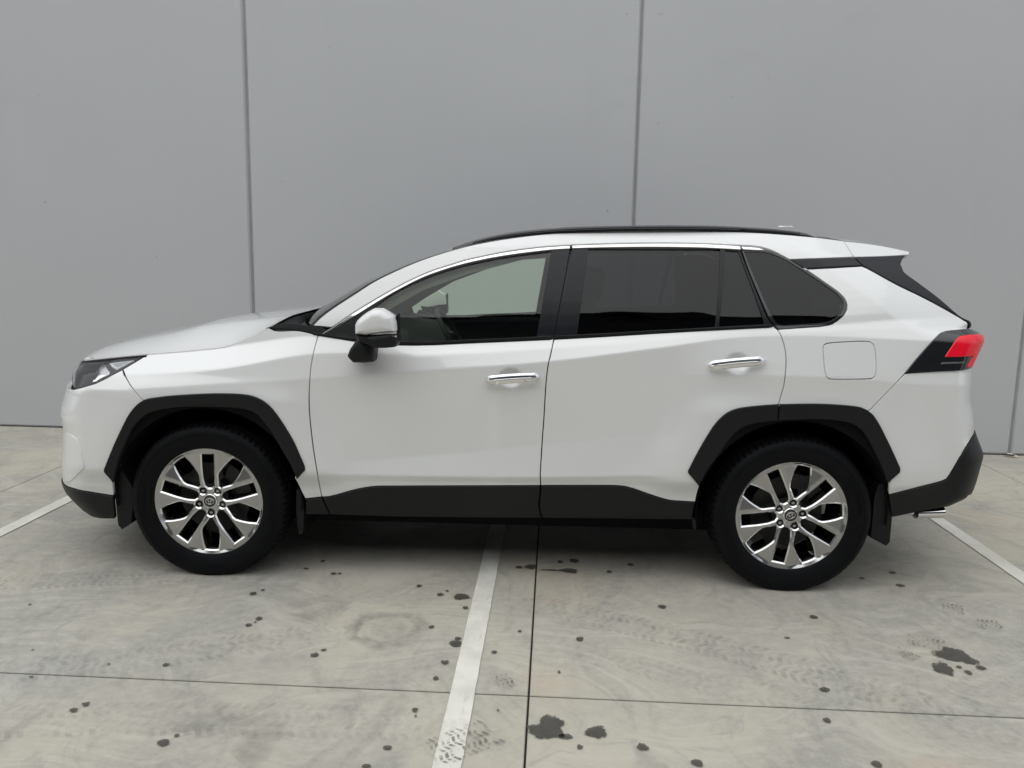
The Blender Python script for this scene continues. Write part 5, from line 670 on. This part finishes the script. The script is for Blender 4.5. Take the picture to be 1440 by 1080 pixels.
panel('window_pane',D['glass_quarter'],GLASSR,qf,off=-.003,gap=-.006,depth=.003,r=.0005,grid=.02)
panel('window_trim',D['chrome_quarter'],CHROME,qf,off=.004,gap=.001,grid=.006,depth=.01)
# belt mouldings
def belt(name,pts,parent,mat=RUBBER,r=.006,off=.004):
    P=np.array(pts); q,_=PN(xz_to_u(P[:,0],P[:,1]),P[:,1],off); b=MB(); b.rings(sweep(q.tolist(),(r*.7,r),8),0,True,(True,True)); return b.build(name,mat,parent)
fdp=np.array(D['front_door']); 
bf=[(.50,1.132),(.60,1.118),(.676,1.111),(.79,1.101),(.909,1.098),(1.04,1.101),(1.175,1.112),(1.38,1.124),(1.578,1.137)]
br=[(1.586,1.138),(1.80,1.153),(2.05,1.174),(2.30,1.190),(2.545,1.209)]
belt('belt_moulding',bf,fd); belt('belt_moulding',br,rd)
# rear pillar blackout, spoiler, tailgate, roof
NP(panel('rear_pillar_strip',D['pillar_strip'],SATIN,car,off=.003,gap=.001)); NP(panel('rear_pillar_fin',D['pillar_fin'],SATIN,car,off=.003,gap=.001,depth=.03))
def edge3(pts,off=0):
    P=np.array(pts); return PN(xz_to_u(P[:,0],P[:,1]),P[:,1],off)[0]
def cross_loft(name,E,mat,bow,crown,parent,nv=25,axis_bow=(1,0,0),pw=2.0,closed_end=False):
    """surface between edge curve E (near side, y<0) and its mirror"""
    V=[];F=[]; n=len(E)
    for i,e in enumerate(E):
        bo=bow(i/(n-1)) if callable(bow) else bow; cr=crown(i/(n-1)) if callable(crown) else crown
        for j in range(nv):
            v=-1+2*j/(nv-1); k=1-abs(v)**pw
            V.append((e[0]+bo*k*axis_bow[0],e[1]*-v,e[2]+cr*k+bo*k*axis_bow[2]))
    for i in range(n-1):
        for j in range(nv-1):
            a=i*nv+j; F.append((a,a+nv,a+nv+1,a+1))
    o=mesh_obj(name,V,F,mat,parent)
    return o
rte=[p for p in D['roof_top_edge']]
roofE=edge3([p for p in rte if p[0]>1.085]); 
cross_loft('roof',roofE,PAINT,lambda t:-.045*(1-t)**9,lambda t:.012+.03*math.sin(math.pi*t)**.7,car,29,pw=2.2)
wsE=edge3([p for p in rte if p[0]<1.105],-.004)
ws=cross_loft('windscreen',wsE,GLASSW,lambda t:-.17+.125*t,lambda t:.012*t,car,29,axis_bow=(1,0,0.0),pw=2.2)
# black ceramic band round the screen
b=MB()
for s in (1,):
    L=[];R_=[]
    for e in wsE:
        L.append((e[0]-.0,e[1],e[2]+.001)); 
fr=[]
for i,e in enumerate(wsE):
    t=i/(len(wsE)-1); bo=-.17+.125*t; row=[]
    for v in (-1,-.985,-.96,-.93):
        k=1-abs(v)**2.2; row.append((e[0]+bo*k-.001,-e[1]*v*-1*-1,e[2]+.012*t*k+.002))
    fr.append(row)
b=MB(); b.rings(fr,0,False); b.build('screen_border',RUBBER,ws); b=MB(); b.rings([[(x,-y,z) for x,y,z in r] for r in fr],0,False); b.build('screen_border',RUBBER,ws)
spU=edge3([(x,z) for x,z in D['spoiler_side']])
P_=np.array(D['spoiler_side']); i1=int(np.argmax(P_[:,0]))
topE=edge3(D['spoiler_side'][:i1+1]); spo=cross_loft('spoiler',topE,PAINT,lambda t:.05*t,lambda t:.035-.01*t,car,21)
panel('spoiler_end',D['spoiler_side'],PAINT,spo,gap=.003,depth=.02); _e=panel('spoiler_end',D['spoiler_side'],PAINT,spo,gap=.003,depth=.02); _e.scale=(1,-1,1)
botE=topE+np.array([-.03,0.02,-.02]); cross_loft('spoiler_underside',botE,SATIN,lambda t:.04*t,.02,spo,21)
tgE=edge3(D['tail_edge'],-.01); low=[[3.47,-.66,1.17],[3.49,-.68,1.08],[3.49,-.70,1.0]]
tg=cross_loft('rear_window',tgE,GLOSSBLK,.09,0,car,21)
cross_loft('tailgate',np.concatenate([tgE[-1:],np.array(low)]),PAINT,.13,0,car,21)
# roof rails
def rail():
    T=np.array(D['rail_top']); B=np.array(D['rail_bot']); xs=np.linspace(T[0,0]+.01,T[-1,0]-.004,48); R=[]
    for i,x in enumerate(xs):
        zt=np.interp(x,T[:,0],T[:,1]); zb=np.interp(x,B[:,0],B[:,1])-.004; zb=min(zb,zt-.004)
        y=-(.600-.03*abs((x-1.9)/.9)**2); h=zt-zb; w=.017
        R.append([(x,y-w,zb),(x,y-w,zb+h*.45),(x,y-w*.55,zt-h*.10),(x,y-w*.1,zt),(x,y+w*.6,zt-h*.1),(x,y+w,zb+h*.3),(x,y+w,zb)])
    b=MB(); b.rings(R,0,True,(True,True)); return b.build('roof_rail',GLOSSBLK,car)
RL=NP(rail())
def rail_groove():
    T=np.array(D['rail_top']); B=np.array(D['rail_bot']); xs=np.linspace(1.2,2.72,40); R=[]
    for x in xs:
        zt=np.interp(x,T[:,0],T[:,1]); zb=np.interp(x,B[:,0],B[:,1]); y=-(.600-.03*abs((x-1.9)/.9)**2)-.0175; z=zb+(zt-zb)*.42
        R.append([(x,y,z),(x,y-.003,z+.002),(x,y,z+.0045)])
    b=MB(); b.rings(R,0,True,(True,True)); return b.build('rail_strip',SATIN,RL)
rail_groove()
b=MB(); pillow(b,D['ant'],0,[(-.03,.5),(-.02,.9),(0,1),(.02,.9),(.03,.5)]); 
b.build('antenna_fin',PAINT,car).location.z=.006
# hood
HE=edge3(D['hood_edge'][1:]); HEx=HE[:,0]
s_=np.linspace(0,1,46); idx=s_*(len(HE)-1)
HEs=np.stack([np.interp(np.linspace(0,1,46),np.concatenate([[0],np.cumsum(np.linalg.norm(np.diff(HE,axis=0),axis=1))])/np.sum(np.linalg.norm(np.diff(HE,axis=0),axis=1)),HE[:,k]) for k in range(3)],1)
HC=np.array(D['hood_crest']); V=[];F=[];nv=61
def fprof(v):
    v=abs(v); a=.86*(1-((v-.58)/.42)**1.35) if v>.58 else .86+.14*(1-(v/.58)**2); return max(0,a)
HR=[]
for i,e in enumerate(HEs):
    t=i/45; fw=.165*(1-t)**1.5-.03*t; xc=e[0]-fw
    zc=np.interp(xc+.02,HC[:,0],HC[:,1]); cr=max(.004,zc-e[2]); row=[]
    for j in range(nv):
        v=-1+2*j/(nv-1); f=.25*fprof(v-.03)+.5*fprof(v)+.25*fprof(v+.03)
        ye=-e[1]-.0045
        row.append((e[0]-fw*(1-v*v),v*ye,e[2]+cr*f))
    V+=row; HR.append(row)
# rolled-down rim at both side edges and the nose
for i in range(45):
    for j in range(nv-1): a=i*nv+j; F.append((a,a+1,a+nv+1,a+nv))
bb=len(V)
rim=[i*nv for i in range(46)]; rim2=[i*nv+nv-1 for i in range(46)]; rim3=list(range(nv))
for L_ in (rim,rim2,rim3):
    b0=len(V); V+=[(V[k][0]+(.002 if L_ is rim3 else 0),V[k][1],V[k][2]-.03) for k in L_]
    for i in range(len(L_)-1): F.append((L_[i],L_[i+1],b0+i+1,b0+i) if L_ is not rim else (L_[i+1],L_[i],b0+i,b0+i+1))
hood=mesh_obj('hood',V,F,PAINT,car,True,sharp=60)
# cowl
rowh=[(x,y,z-.012) for x,y,z in HR[-1]]; cw=[]
b=MB(); wsrow=[]
e=wsE[0]
for j in range(nv):
    v=-1+2*j/(nv-1); k=1-abs(v)**2.2; wsrow.append((e[0]-.17*k-.012,v*abs(e[1])*1.0,e[2]-.006))
mid=[((p[0]+q_[0])/2,(p[1]*.5+q_[1]*.5),min(p[2],q_[2])-.02) for p,q_ in zip(rowh,wsrow)]
b.rings([rowh,mid,wsrow],0,False); b.build('cowl',PLASTIC,car)
NP(panel('cowl_corner',[(.27,1.150),(.35,1.149),(.42,1.147),(.50,1.134),(.545,1.125),(.56,1.148),(.52,1.176),(.47,1.168),(.40,1.174),(.33,1.172)],PLASTIC,car,off=-.002,gap=.001,depth=.03))
for y0,y1 in ((-.62,-.05),(.02,.60)):
    b=MB(); pa=[]; 
    for k in range(9):
        t=k/8; y=y0+(y1-y0)*t; kk_=1-abs(y/.77)**2.2; pa.append((wsE[0][0]+.035-.17*kk_+.012,y,wsE[0][2]+.028+.02*t))
    b.rings(sweep(pa,(.006,.011),8,(1,0,.4)),0,True,(True,True)); b.build('wiper',PLASTIC,car)
# lamps
hlm=NP(panel('headlight',D['headlight'],LAMPG,car,off=-.012,gap=.002,depth=.03,grid=.012))
panel('lamp_plate',D['hl_triangle'],LAMPW,hlm,off=-.006,gap=.001,grid=.01,depth=.006); panel('reflector',D['hl_reflector'],REFL,hlm,off=-.007,gap=.001,grid=.01,depth=.006)
panel('lamp_inset',[((x-.30*0),z) for x,z in D['hl_lens']],LAMPG,hlm,off=-.004,gap=.001,grid=.01,depth=.006)
tri=np.array(D['hl_triangle']); c_=tri.mean(0); panel('lamp_plate',[tuple(c_+(p-c_)*.62) for p in tri],simple('grey_lamp_plate',(.42,.43,.44),.3),hlm,off=-.0045,gap=.001,grid=.01,depth=.004)
panel('lamp_cover',D['headlight'],LENS,hlm,off=.001,gap=.003,depth=.006,grid=.012)
tl=NP(panel('taillight',D['taillight'],GLOSSBLK,car,off=.006,gap=.002,grid=.012)); panel('red_lens',D['tl_red'],REDL,tl,off=.011,gap=.001,grid=.010,depth=.012,r=.004); panel('clear_lens',D['tl_clear'],simple('smoked_lens',(.12,.12,.12),.15),tl,off=.009,gap=.0005,grid=.01,depth=.006)
HS=np.array(D['hood_edge']); HS=HS[(HS[:,0]<-.27)&(HS[:,0]>-.67)]; HS[:,1]-=.008
NP(belt('hood_gap_shade',HS.tolist(),car,RUBBER,.008,-.002))  # black strip added as the shade of the hood gap above the lens
# door handles
def handle(p,parent):
    (x0,z0),(x1,z1)=p; P=[];R=[]
    for k in range(17):
        t=k/16; x=x0+(x1-x0)*t; z=z0+(z1-z0)*t+.004*math.sin(math.pi*t); P.append((x,z)); 
    y0=base_hw(np.array([a for a,_ in P]),np.array([c for _,c in P]))
    q=[]; ends=float((y0[0]+y0[-1])/2)
    for k,(x,z) in enumerate(P):
        t=k/16; q.append((x,-(ends+.008+.026*min(1,math.sin(math.pi*t)*1.9)),z)); e=min(1,(1-abs(2*t-1)**6)**.5*1.0+.12); R.append((.010*e,.0215*e))
    b=MB(); b.rings(sweep(q,R,14),0,True,(True,True))
    q2=[(x,y-.0062,z-.0015) for x,y,z in q][1:-1]; b.rings(sweep(q2,[(.0052,.0060*min(1,math.sin(math.pi*(k+1)/16)*2.2)) for k in range(15)],10),1,True,(True,True)); return b.build('door_handle',[CHROME,ALLOYD],parent)
handle(D['h_front'],fd); handle(D['h_rear'],rd)
# mirror
def mirror():
    b=MB(); pillow(b,D['mir_cap'],-1.0,[(.04,.93),(.02,.99),(0,1),(-.02,.985),(-.040,.93),(-.055,.82),(-.064,.62),(-.068,.35)],0)
    m=b.build('side_mirror',PAINT,fd,sharp=60)
    b=MB(); pillow(b,D['mir_low'],-1.0,[(.05,.95),(.02,1),(-.02,1),(-.04,.95),(-.055,.85),(-.06,.6)]); pillow(b,D['mir_back'],-1.0,[(.03,.97),(.01,1),(-.012,1),(-.02,.94)]); 
    b.build('mirror_housing',PLASTIC,m,sharp=50)
    b=MB(); pillow(b,D['mir_stalk'],-.94,[(.06,.95),(.03,1),(-.03,1),(-.055,.93),(-.065,.75)]); b.build('mirror_arm',PLASTIC,m,sharp=50)
    b=MB(); pillow(b,D['mir_chrome'],-1.05,[(.02,1),(0,1),(-.006,.72),(-.009,.35)]); pillow(b,D['mir_chrome2'],-1.05,[(.02,1),(0,1),(-.006,.72),(-.009,.35)]); b.build('indicator_strip',CHROME,m,sharp=50)
    return m
mirror()
panel('mirror_sail',D['mirror_sail'],PLASTIC,fd,off=.006,gap=.001)
# mud flaps
for k,w in (('mf1',.16),('mf2',.22),('mf3',.22),('mf4',.2)):
    P=densify(np.array(D[k]),.02); P=P if area(P)>0 else P[::-1]
    b=MB(); b.rings([[(p[0],-.865,p[1]) for p in P],[(p[0],-.868+.006,p[1]) for p in P],[(p[0],-.865+w,p[1]) for p in P]],0,True,(True,True)); NP(b.build('mud_flap',RUBBER,car,sharp=40))
# exhaust
b=MB(); (xa,za),(xb,zb)=D['exh'][0],D['exh'][1]
R=[]
for x,z,ry,rz in ((xa-.25,za,.02,.02),(xa-.01,za+.004,.02,.02),(xa,za+.000,.045,.031),(xb,zb-.006,.047,.033),(xb+.002,zb-.006,.043,.029),(xb-.06,zb-.002,.040,.021)): R.append([(x,-.56+ry*math.cos(a),z+rz*math.sin(a)) for a in np.linspace(0,2*math.pi,25)[:-1]])
b.rings(R,0,True,(True,True)); NP(b.build('exhaust_tip',CHROME,car,sharp=40))
# dark structure under the skin, wheel wells and floor
def shell():  # near-black sheet behind the skin, shade of the panel gaps as colour
    b=MB()
    P=[(-.60,.30)]+[(-.62,.50),(-.60,.80),(-.45,.93),(-.25,.985),(.05,1.02),(.30,1.09),(.50,1.10),(.95,1.075),(1.6,1.10),(2.3,1.15),(2.6,1.17),(3.0,1.17),(3.35,1.12),(3.45,.9),(3.45,.5),(3.2,.40)]
    arch=lambda cx:[(cx+.43*math.cos(a),.36+.43*math.sin(a)) for a in np.linspace(0.05,math.pi-.05,17)]
    P=P+arch(2.68)+[(2.2,.34)]+[(.47,.34)]+arch(.014)
    Pn=np.array(P); Pn=Pn[::-1] if area(Pn)<0 else Pn
    Pn=densify(Pn,.03); V2,F2,mp=cdt([Pn],.05); p,_=PN(xz_to_u(V2[:,0],V2[:,1]),V2[:,1],-.03)
    p[:,1]=np.maximum(p[:,1],-.9); n=len(p)
    return mesh_obj('inner_body',np.concatenate([p,p*[1,-1,1]]),[tuple(f) for f in F2]+[tuple(i+n for i in f[::-1]) for f in F2],SHADOW,car)
shell()
for cx in (.014,2.679):
    b=MB(); A_=np.linspace(-.10,math.pi+.10,30); R=[]
    for y in (-.885,-.50): R.append([(cx+.43*math.cos(a),y,.36+.425*math.sin(a)) for a in A_])
    R.append([(cx,-.50,.36) for a in A_]); b.rings(R,0,False); NP(b.build('wheel_well',SHADOW,car))
b=MB(); b.box((1.35,0,.33),(1.75,1.60,.08)); b.box((1.30,0,.245),(3.2,1.26,.11)); b.box((-.25,0,.36),(.7,.9,.10)); b.box((2.7,0,.40),(1.3,.95,.12)); b.box((3.25,0,.40),(.3,.9,.08)); b.box((1.3,0,.60),(4.2,.98,.35)); b.build('underbody',SHADOW,car,smooth=False)  # low wide centre box added to block light reaching the ground underneath
# cabin
b=MB(); R=[]
for y in np.linspace(-.74,.74,15):
    k=1-abs(y/.74)**4
    R.append([(.48-.10*(1-(y/.74)**2),y,1.09),(.72,y,1.10+.025*k),(.90,y,1.08),(1.0,y,1.0),(.98,y,.86),(.90,y,.78),(.80,y,.5),(.4,y,.5)])
b.rings(R,0,True,(True,True)); b.build('dashboard',TRIM,car)
def seat(x,y,w,parent):
    def rbox(name,cx,cz,dx,dz,ang,bev,wy):
        b=MB(); b.box((0,0,0),(dx,wy,dz)); o=b.build(name,LEATHER,parent,False); bevel_mesh(o,bev,3); o.location=(cx,y,cz); o.rotation_euler=(0,ang,0); return o
    c=rbox('seat_cushion',x,.68,.52,.16,-.12,.05,w); rbox('seat_back',x+.30,.98,.14,.62,.22,.05,w)
    for k in ([0] if w<.8 else [-.42,0,.42]):
        o=rbox('headrest',x+.40,1.36,.10,.18,.15,.045,.26); o.location.y=y+k
    return c
for y in (-.37,.37): seat(1.38,y,.50,car)
seat(2.25,0,1.30,car)
b=MB(); R=[]
for k in range(33):
    a=2*math.pi*k/32; c=Vector((1.02+.06*math.sin(a)*-.0,.37+.185*math.cos(a),1.0+.185*math.sin(a)*.92)); c.x+=-.10*math.sin(a)
    ra=Vector((-.10*math.sin(a),.185*math.cos(a),.17*math.sin(a))).normalized(); n_=Vector((.9,0,.45)).normalized()
    R.append([c+ra*(.016*math.cos(t))+n_*(.016*math.sin(t)) for t in np.linspace(0,2*math.pi,9)[:-1]])
b.rings(R,0,True); b.box((.99,.37,.99),(.05,.12,.10)); b.box((1.0,.37,1.0),(.03,.34,.035)); b.rings(sweep([(.85,.37,.92),(1.0,.37,.99)],(.035,.035),10),0,True,(True,True)); b.build('steering_wheel',TRIM,car)
b=MB(); b.box((.98,0,1.44),(.03,.24,.065)); bevel_mesh(b.build('interior_mirror',TRIM,car,False),.012)
# head lining under the roof skin and pale pillar trims
hlE=edge3([p for p in rte if p[0]>1.08],-.02)+np.array([0,.03,-.035]); cross_loft('head_lining',hlE,LINING,0,.02,car,15)
def strip_inner(name,poly,mat,off): return NP(panel(name,poly,mat,car,off=off,gap=0,depth=.01,grid=.03))
aP=[(.52,1.12),(.74,1.285),(.93,1.39),(1.12,1.46),(1.43,1.535),(1.62,1.545),(1.62,1.51),(1.43,1.495),(1.20,1.43),(.98,1.345),(.80,1.235),(.62,1.11)]
def inner_trim(name,poly,mat,off):
    P=densify(np.array(poly),.03); P=P if area(P)>0 else P[::-1]; V2,F2,_=cdt([P],.05); p,_=PN(V2[:,0],V2[:,1],-off); n=len(p)
    return NP(mesh_obj(name,p,[tuple(f) for f in F2],mat,car))
inner_trim('pillar_trim',aP,LINING,.035)
inner_trim('pillar_trim',[(1.56,1.08),(1.61,1.52),(1.69,1.53),(1.65,1.08)],LINING,.035)
inner_trim('pillar_trim',[(2.42,1.14),(2.36,1.53),(2.52,1.55),(2.66,1.50),(2.70,1.20)],TRIM,.035)
inner_trim('pillar_trim',[(2.95,1.18),(2.75,1.5),(3.1,1.5),(3.3,1.2)],TRIM,.035)
inner_trim('door_card',[(.55,.45),(.55,1.10),(.9,1.075),(1.56,1.115),(1.56,.45)],TRIM,.07)
inner_trim('door_card',[(1.58,.45),(1.58,1.115),(2.5,1.185),(2.6,.9),(2.15,.45)],TRIM,.07)
b=MB(); b.box((2.95,0,.95),(.95,1.5,.10)); b.build('luggage_cover',TRIM,car,False)
# ---------------------------------------------------------------- wheels
def lathe(mb,prof,n=96,m=0,fn=None):
    R=[]
    for i,(rr,y) in enumerate(prof):
        R.append([( (rr+(fn(i,k) if fn else 0))*math.cos(2*math.pi*k/n), y,(rr+(fn(i,k) if fn else 0))*math.sin(2*math.pi*k/n)) for k in range(n)])
    mb.rings(R,m,True)
RIM=.2587
def make_wheel():
    w=empty('wheel',(0,0,0),0,car)
    # tyre: outer side towards -y
    T=.3585; GR=.0078
    prof=[(RIM-.012,.02),(RIM-.006,-.004),(RIM+.004,-.010),(RIM+.02,-.0175),(RIM+.045,-.0215),(RIM+.066,-.020),(.333,-.015),(.3425,-.008),(.349,.000),(.353,.010),(.3555,.020),(.357,.035),(.358,.045),(.3515,.047),(.3515,.055),(.3585,.057),(.3588,.085),(.352,.087),(.352,.096),(.359,.098),(.359,.128),(.352,.130),(.352,.139),(.3588,.141),(.3583,.168),(.3515,.170),(.3515,.178),(.358,.180),(.355,.205),(.347,.222),(.330,.232),(.29,.232),(RIM-.01,.215)]
    n=360
    def fn(i,k):
        y=prof[i][1]; rr=prof[i][0]
        if rr<.353: return 0
        ph=(k+ (int(y*900)))%5
        if y<.045 and i>=8: return -.0065 if (k%5)==0 else 0
        if rr>.362 and y>.045: return -.005 if ph==0 else 0
        return 0
    prof=[(rr+GR*min(1,max(0,(rr-.27)/.06)),y) for rr,y in prof]
    b=MB(); lathe(b,prof,n,0,fn)
    b.v=[((x,y-(.006*max(0,1-abs(x)/.13) if y<.1 else -.006*max(0,1-abs(x)/.13)) if z<-.28 and abs(x)<.13 else y,max(z,-.3495))) for x,y,z in b.v]
    t=b.build('tyre',TYRE,w,sharp=28)
    # raised rings and ribbed blocks on the side wall
    b=MB(); lathe(b,[(.318,-.0195),(.319,-.0225),(.321,-.0225),(.322,-.0185)],120)
    for a0,a1,cnt in ((-.35,.25,26),(math.pi-.3,math.pi+.3,26)):
        for k in range(cnt):
            a=a0+(a1-a0)*k/cnt; rr0,rr1=.290,.313
            for q in (0,):
                da=.008; b.add([(rr0*math.cos(a),-.0222,rr0*math.sin(a)),(rr1*math.cos(a),-.0222,rr1*math.sin(a)),(rr1*math.cos(a+da),-.0222,rr1*math.sin(a+da)),(rr0*math.cos(a+da),-.0222,rr0*math.sin(a+da))],[(0,1,2,3)])
    b.build('sidewall_rib',TYRE,w,sharp=40)
    # rim face with openings
    def hole_slot(): 
        h0,h1=.105,.060
        return [(-h0,.865),(-h0*.99,.6),(-h0*.93,.40),(-h1*1.25,.275),(-h1*.5,.235),(h1*.5,.235),(h1*1.25,.275),(h0*.93,.40),(h0*.99,.6),(h0,.865)]
    def hole_open():
        # in the frame where the gap centre is up: edges at +-; drawn at 36 deg from the slot
        e=[(28.6,.905),(25.6,.79),(22.8,.675),(19.9,.56),(20.3,.50),(24.6,.42),(29.5,.35),(32.5,.315)]
        P=[]
        for a,r in e: P.append((a,r))
        P2=[(72-a,r) for a,r in e][::-1]
        arc=[(72-29.5-k*(72-59-0)/6*-1*0,.895) for k in range(0)]
        full=P+P2+[(72-28.6-14.8*k/5,.908+.004*math.sin(math.pi*k/5)) for k in range(1,5)]
        return [(r*math.sin(math.radians(a)),r*math.cos(math.radians(a))) for a,r in full]
    def rotp(P,a): 
        c,s=math.cos(a),math.sin(a); return [(x*c-y*s,x*s+y*c) for x,y in P]
    holes=[];kinds=[]
    for k in range(5):
        a=-2*math.pi*k/5
        holes.append(rotp(hole_slot(),a)); kinds.append(0)
        holes.append(rotp(hole_open(),a)); kinds.append(1)
        la=math.pi*2*(k+.5)/5; cx,cy=.222*math.sin(la),.222*math.cos(la)
        holes.append([(cx+.062*math.cos(t),cy+.062*math.sin(t)) for t in np.linspace(0,2*math.pi,19)[:-1]]); kinds.append(2)
    outer=np.array([(math.cos(t),math.sin(t)) for t in np.linspace(0,2*math.pi,121)[:-1]])*.965
    H=[]
    for h in holes:
        h=np.array(h); h=h if area(h)>0 else h[::-1]; h=densify(h,.035); H.append(h)
    def dep(x,y=0.): # face depth along +y as a function of radius (unit = rim radius)
        r=math.hypot(x,y); fan=0.
        if y or x:
            a=math.atan2(x,y); a=(a+math.pi/5)%(2*math.pi/5)-math.pi/5; lat=abs(r*math.sin(a))-.105
            fan=.17*max(0,lat-.075)*min(1,max(0,(.965-r)/.035))*min(1,max(0,(r-.34)/.2))
        return fan+ .016+ .10*np.clip((.62-r)/.40,0,1)**1.6*.55 - .012*np.clip((r-.9)/.06,0,1)
    cham=.023
    front=[outer]+[inset(h,-cham) for h in H]
    V2,F2,mp=cdt(front,.026)
    V=[(x*RIM,dep(x,y)*RIM,y*RIM) for x,y in V2]; F=[tuple(f) for f in F2]; MI=[0]*len(F); li=len(outer)
    for h,fr_,kd in zip(H,front[1:],kinds):
        m=len(h); idx=[mp[li+i] for i in range(m)]; li+=m; b0=len(V)
        back=inset(h,.030 if kd==1 else (.012 if kd==0 else .0)); 
        dd=[.014,.24,.30]; 
        for lv,(PP,de) in enumerate(((h,.020),(back,.17 if kd<2 else .16),(back,.30 if kd<2 else .30))):
            V+=[(x*RIM,(dep(*g)+de)*RIM,y*RIM) for (x,y),g in zip(PP,fr_)]
        for i in range(m):
            j=(i+1)%m
            F.append((idx[j],idx[i],b0+i,b0+j)); MI.append(1)
            for lv in (0,1):
                F.append((b0+lv*m+j,b0+lv*m+i,b0+(lv+1)*m+i,b0+(lv+1)*m+j)); MI.append(2 if kd==2 else 1)
    mb=MB(); mb.add(V,F); mb.m=MI
    lathe(mb,[(RIM*.965,dep(.965)*RIM),(RIM*.985,.000),(RIM,.001),(RIM+.002,.010),(RIM-.004,.02)],120,0)
    lathe(mb,[(RIM*.93,.10*RIM),(RIM*.90,.030),(RIM*.885,.06),(RIM*.87,.20)],90,2)
    rim=mb.build('rim',[ALLOY,ALLOYD,BARREL],w,sharp=22)
    b=MB(); lathe(b,[(.0,.085),(.165,.085),(.165,.105),(.0,.105)],60); lathe(b,[(.0,.05),(.075,.05),(.08,.085)],40); b.build('brake_disc',DISC,w,sharp=40)
    b=MB()
    for a in np.linspace(-.35,.35,2): pass
    A_=np.linspace(.2,1.1,9); R=[]
    for a in A_: R.append([(r*math.cos(a),y,r*math.sin(a)) for r,y in ((.115,.06),(.185,.055),(.19,.11),(.11,.11))])
    b.rings(R,0,True,(True,True)); b.build('brake_caliper',DISC,w,sharp=40)
    # cap and nuts
    yc=float(dep(.1))*RIM
    b=MB(); lathe(b,[(.0335,yc+.004),(.0335,yc-.004),(.031,yc-.0065),(.0285,yc-.0065)],48,0); lathe(b,[(.0285,yc-.0065),(.027,yc-.0045),(.014,yc-.0052),(.0005,yc-.0055)],48,1); b.build('wheel_cap',[ALLOYD,GLOSSBLK],w,sharp=40)
    b=MB()
    def ell(cx,cz,ra,rb,t=.0012):
        R=[]
        for k in range(41):
            a=2*math.pi*k/40; c=Vector((cx+ra*math.cos(a),yc-.0068,cz+rb*math.sin(a))); nn=Vector((math.cos(a)/ra,0,math.sin(a)/rb)).normalized()
            R.append([c+nn*(t*math.cos(q))+Vector((0,1,0))*(t*math.sin(q)) for q in np.linspace(0,2*math.pi,7)[:-1]])
        b.rings(R,0,True)
    ell(0,0,.0205,.0150,.0015); ell(0,.0052,.0135,.0062); ell(0,.0003,.0062,.0138)
    b.build('cap_emblem',CHROME,w)
    nut=None
    for k in range(5):
        la=2*math.pi*(k+.5)/5; loc=(.222*RIM*math.sin(la),float(dep(.222))*RIM+.012,.222*RIM*math.cos(la))
        if nut is None:
            b=MB(); b.rings([[(r*math.cos(a),y,r*math.sin(a)) for a in np.linspace(0,2*math.pi,7)[:-1]] for r,y in ((.0105,.02),(.0105,-.002),(.0085,-.006),(.004,-.008))],0,True,(False,True)); nut=b.build('lug_nut',ALLOY,w,sharp=30); o=nut
        else: o=nut.copy(); COL.objects.link(o); o.parent=w
        o.location=loc
    return w
WY=-.886
wh1=make_wheel(); wh1.location=(.014,WY,.3505)
wh2=copy_tree(wh1,car); wh2.location=(2.679,WY,.3515); wh2.rotation_euler=(0,math.radians(-25),0)
for src,x,z,a in ((wh1,.014,.3505,40),(wh2,2.679,.3515,10)):
    o=copy_tree(src,car); o.location=(x,-WY,z); o.scale=(1,-1,1); o.rotation_euler=(0,math.radians(a),0)
for o in list(car.children):
    if o.name.startswith('wheel') and o.type=='EMPTY':
        for ch in o.children:
            if ch.name.startswith('tyre'): ch.rotation_euler=(0,-o.rotation_euler[1],0)
# axle
for x in (.014,2.679):
    b=MB(); b.rings(sweep([(x,-.8,.35),(x,.8,.35)],(.05,.05),12,(1,0,0)),0,True,(True,True)); b.build('axle',SHADOW,car)
# far side: mirrored copies of the near side parts with their sub-parts
for o in list(near):
    c=copy_tree(o,car); c.scale=(1,-1,1)
